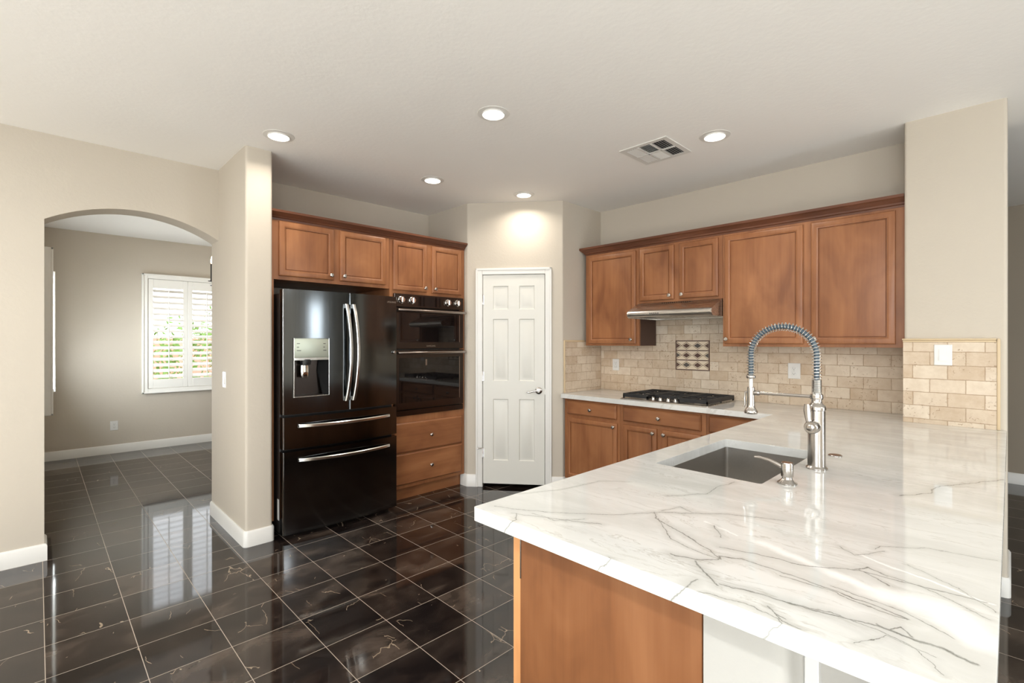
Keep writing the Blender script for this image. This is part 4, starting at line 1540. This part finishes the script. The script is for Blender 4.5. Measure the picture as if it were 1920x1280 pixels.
def oven_door(name, z0, z1, g0, g1, hz_):
    b = B()
    b.box(OX0, OX1, YO, 3.729, z0, z1, .003, 1)
    d = b.build(name, 'oven_steel', root)
    B().box(OX0 + .045, OX1 - .055, YO - .0018, YO - .0003, g0, g1).build('glass_window', 'gloss_black', d)
    B().box(OX1 - .0545, OX1 - .046, YO - .0030, YO - .0003, g0, g1).build('window_edge', 'oven_handle', d)
    h = B()
    rg = []
    for x in (OX0 + .004, OX0 + .010, OX1 - .016, OX1 - .010):
        r = .011 if x in (OX0 + .010, OX1 - .016) else .009
        rg.append([(x, YO - .056 + r * math.cos(t), hz_ + r * 1.05 * math.sin(t)) for t in (2 * PI * k / 16 for k in range(16))])
    h.loft(rg)
    for x in (OX0 + .03, OX1 - .06):
        h.box(x, x + .03, YO - .050, YO - .0003, hz_ - .009, hz_ + .009, .002, 1)
    h.build('handle', 'oven_handle', d, smooth=40)
    return d


ud = oven_door('microwave_door', 1.340, 1.700, 1.398, 1.655, 1.676)
ld = oven_door('oven_door', .806, 1.330, .868, 1.262, 1.306)
B().box(OX0, OX1, YO + .004, 3.729, .752, .802, .003, 1).build('bottom_trim', 'oven_steel', root)
lettering('SAMSUNG', .020, (2.575, YO - .0008, 1.358), ud, 'handle_steel')
B().box(2.512, 2.530, YO - .0035, YO - .0019, 1.19, 1.245).build('latch_mark', 'oven_handle', ld)

# ================================================================= CEILING FIXTURES
def downlight_parts():
    r0 = thing('recessed_light', '', 'ceiling light', (0, 0, 0))
    B().lathe([(.064, -.012), (.066, -.0035), (.094, -.003), (.096, -.0005), (.064, -.0005), (.064, -.012)], (0, 0, 0), n=40, cap=False).build('trim_ring', 'trim', r0)
    B().lathe([(.0, -.0095), (.062, -.0095), (.063, -.008), (.063, -.0005), (.0, -.0005)], (0, 0, 0), n=40).build('lens', 'lamp', r0)
    return r0


spots = [((1.125, 3.330), 'round recessed ceiling light by the top of the stub wall'),
         ((1.918, 2.123), 'large looking recessed ceiling light in the middle of the ceiling'),
         ((2.345, 3.347), 'round recessed ceiling light in front of the refrigerator cabinets'),
         ((3.174, 3.100), 'small looking recessed ceiling light above the pantry door'),
         ((3.160, 1.347), 'round recessed ceiling light right beside the air vent')]
proto = downlight_parts()
kids = list(proto.children)
for i, ((x, y), lab) in enumerate(spots):
    if i == 0:
        o = proto
    else:
        o = proto.copy()
        COL.objects.link(o)
        for ch in kids:
            c = ch.copy()
            COL.objects.link(c)
            c.parent = o
    o.location = (x, y, H)
    tag(o, lab, 'ceiling light', 'recessed ceiling lights')
    l = area('downlight_%d' % i, (x, y, H - .013), (0, 0, -1),   .12, .12, 3.2, (1, .92, .82), 'DISK', math.radians(150))

for i, (x, y) in enumerate(FILL_XY):  # glowing discs added to go with the fill lamps, out of view
    struct('trim_%d' % (i + 1), B().lathe([(.0, -.006), (.085, -.006), (.09, -.0005), (.0, -.0005)], (x, y, H), n=32), 'lamp', 'added ceiling fill light disc behind the camera', 'ceiling light')

root = thing('ceiling_vent', 'square white air vent with angled slats in the ceiling', 'vent', (3.115, 1.747, H))
VX0, VX1, VY0, VY1 = 2.930, 3.300, 1.568, 1.925
b = B()
b.solid([(VX0, VY0, H - .006), (VX1, VY0, H - .006), (VX1, VY1, H - .006), (VX0, VY1, H - .006)], (0, 0, .0055), [[(VX0 + .035, VY0 + .035, H - .006), (VX1 - .035, VY0 + .035, H - .006), (VX1 - .035, VY1 - .035, H - .006), (VX0 + .035, VY1 - .035, H - .006)]])
vy = [VY0 + .035 + (VY1 - VY0 - .07) * k / 3 for k in range(4)]
for k in (1, 2):
    b.box(VX0 + .035, VX1 - .035, vy[k] - .006, vy[k] + .006, H - .010, H - .001)
b.box((VX0 + VX1) / 2 - .006, (VX0 + VX1) / 2 + .006, VY0 + .035, VY1 - .035, H - .010, H - .001)
b.build('vent_frame', 'trim', root)
B().box(VX0 + .034, VX1 - .034, VY0 + .034, VY1 - .034, H - .0009, H - .0004).build('duct_opening', 'slot', root)


def slats(a0, a1, b0, b1, along, tilt, n):
    s = B()
    for i in range(n):
        if along == 'x':
            c = b0 + (b1 - b0) * (i + .5) / n
            for p in [[(x, c + y, H - .0065 + z) for x in (a0, a1) for y, z in ()]]:
                pass
            d = (b1 - b0) / n * .30
            q = [(a0, c - d, H - .0065 - tilt), (a1, c - d, H - .0065 - tilt), (a1, c + d, H - .0065 + tilt), (a0, c + d, H - .0065 + tilt)]
        else:
            c = a0 + (a1 - a0) * (i + .5) / n
            d = (a1 - a0) / n * .32
            q = [(c - d, b0, H - .0065 - tilt), (c - d, b1, H - .0065 - tilt), (c + d, b1, H - .0065 + tilt), (c + d, b0, H - .0065 + tilt)]
        s.solid(q, (0, 0, .0012))
    s.build('slats', 'trim', root, smooth=0, weld=False)


xm = (VX0 + VX1) / 2
slats(VX0 + .037, xm - .008, vy[2] + .008, vy[3] - .002, 'x', -.0038, 5)
slats(xm + .008, VX1 - .037, vy[2] + .008, vy[3] - .002, 'x', -.0038, 5)
slats(VX0 + .037, xm - .008, vy[1] + .008, vy[2] - .008, 'y', .0038, 7)
slats(xm + .008, VX1 - .037, vy[1] + .008, vy[2] - .008, 'y', -.0038, 7)
slats(VX0 + .037, xm - .008, vy[0] + .002, vy[1] - .008, 'x', .0038, 5)
slats(xm + .008, VX1 - .037, vy[0] + .002, vy[1] - .008, 'x', .0038, 5)

# ================================================================= CHANDELIER (mostly behind the stub wall)
cx, cy = 1.895, 5.90
root = thing('candle_chandelier', 'dark candle chandelier in the dining room peeking past the stub wall', 'chandelier', (cx, cy, 2.0))
B().tube([(cx, cy, 1.98), (cx, cy, H - .02)], .010, 10).build('stem', 'iron', root)
B().lathe([(.0, -.03), (.06, -.028), (.065, -.001), (.0, -.001)], (cx, cy, H), n=24).build('canopy', 'iron', root)
a0 = math.atan2(5.82 - cy, 1.30 - cx)
for k in range(8):
    t = a0 + 2 * PI * k / 8
    dx, dy = math.cos(t), math.sin(t)
    px, py = cx + .6 * dx, cy + .6 * dy
    B().tube([(cx + .01 * dx, cy + .01 * dy, 2.02), (cx + .2 * dx, cy + .2 * dy, 1.97), (cx + .45 * dx, cy + .45 * dy, 1.985), (px, py, 2.03)], .007, 8).build('arm', 'iron', root)
    cs = B().lathe([(.0, 0), (.032, .001), (.034, .006), (.012, .008), (.011, .02), (.011, .185), (.0, .185)], (px, py, 2.03), n=16).build('candle_sleeve', 'iron', root)
    B().lathe([(.0, 0), (.008, .004), (.0115, .022), (.009, .045), (.004, .068), (.0, .08)], (px, py, 2.2155), n=12).build('flame_bulb', 'bulb', cs)

pl = bpy.data.lights.new('chandelier_glow', 'POINT')
pl.energy = 12
pl.color = (1, .88, .74)
pl.shadow_soft_size = .35
po = bpy.data.objects.new('chandelier_glow', pl)
COL.objects.link(po)
po.location = (cx, cy, 2.2)

# ================================================================= OUTSIDE THE DINING ROOM
struct('ground', B().box(-9, 12, YD + .12, 24, -.3, -.1), 'garden', 'pale gravel garden outside the window', 'ground')
gw = B().box(-6, 12, 17.0, 17.2, -.1, 1.5).build('garden_wall', 'garden_wall')
tag(gw, 'low pinkish garden wall outside the dining room window', 'garden wall')


def bush(x, y, z, rx, rz, n, label):
    b = B()
    for i in range(n):
        t, ph = random.uniform(0, 2 * PI), math.acos(random.uniform(-1, 1))
        k = random.uniform(.55, 1.0)
        c = Vector((x + rx * k * math.sin(ph) * math.cos(t), y + rx * k * math.sin(ph) * math.sin(t), z + rz * k * math.cos(ph)))
        d = Vector((random.gauss(0, 1), random.gauss(0, 1), random.gauss(0, 1))).normalized()
        e = d.orthogonal().normalized()
        s = random.uniform(.05, .09)
        b.face([tuple(c - d * s), tuple(c + e * s * .4), tuple(c + d * s), tuple(c - e * s * .4)])
    r = thing('bush', label, 'bush', (x, y, -.1))
    b.build('foliage', 'leaf', r, smooth=0, weld=False)
    B().tube([(x, y, -.1), (x + .05, y, z * .5), (x, y + .03, z)], [.05, .04, .02], 8).build('trunk', 'garden_wall', r)


bush(2.15, 11.4, .95, .8, 1.0, 900, 'round green bush outside the left shutter panel')
bush(3.6, 12.4, 1.35, 1.1, 1.4, 1300, 'tall green bush outside the right shutter panel')
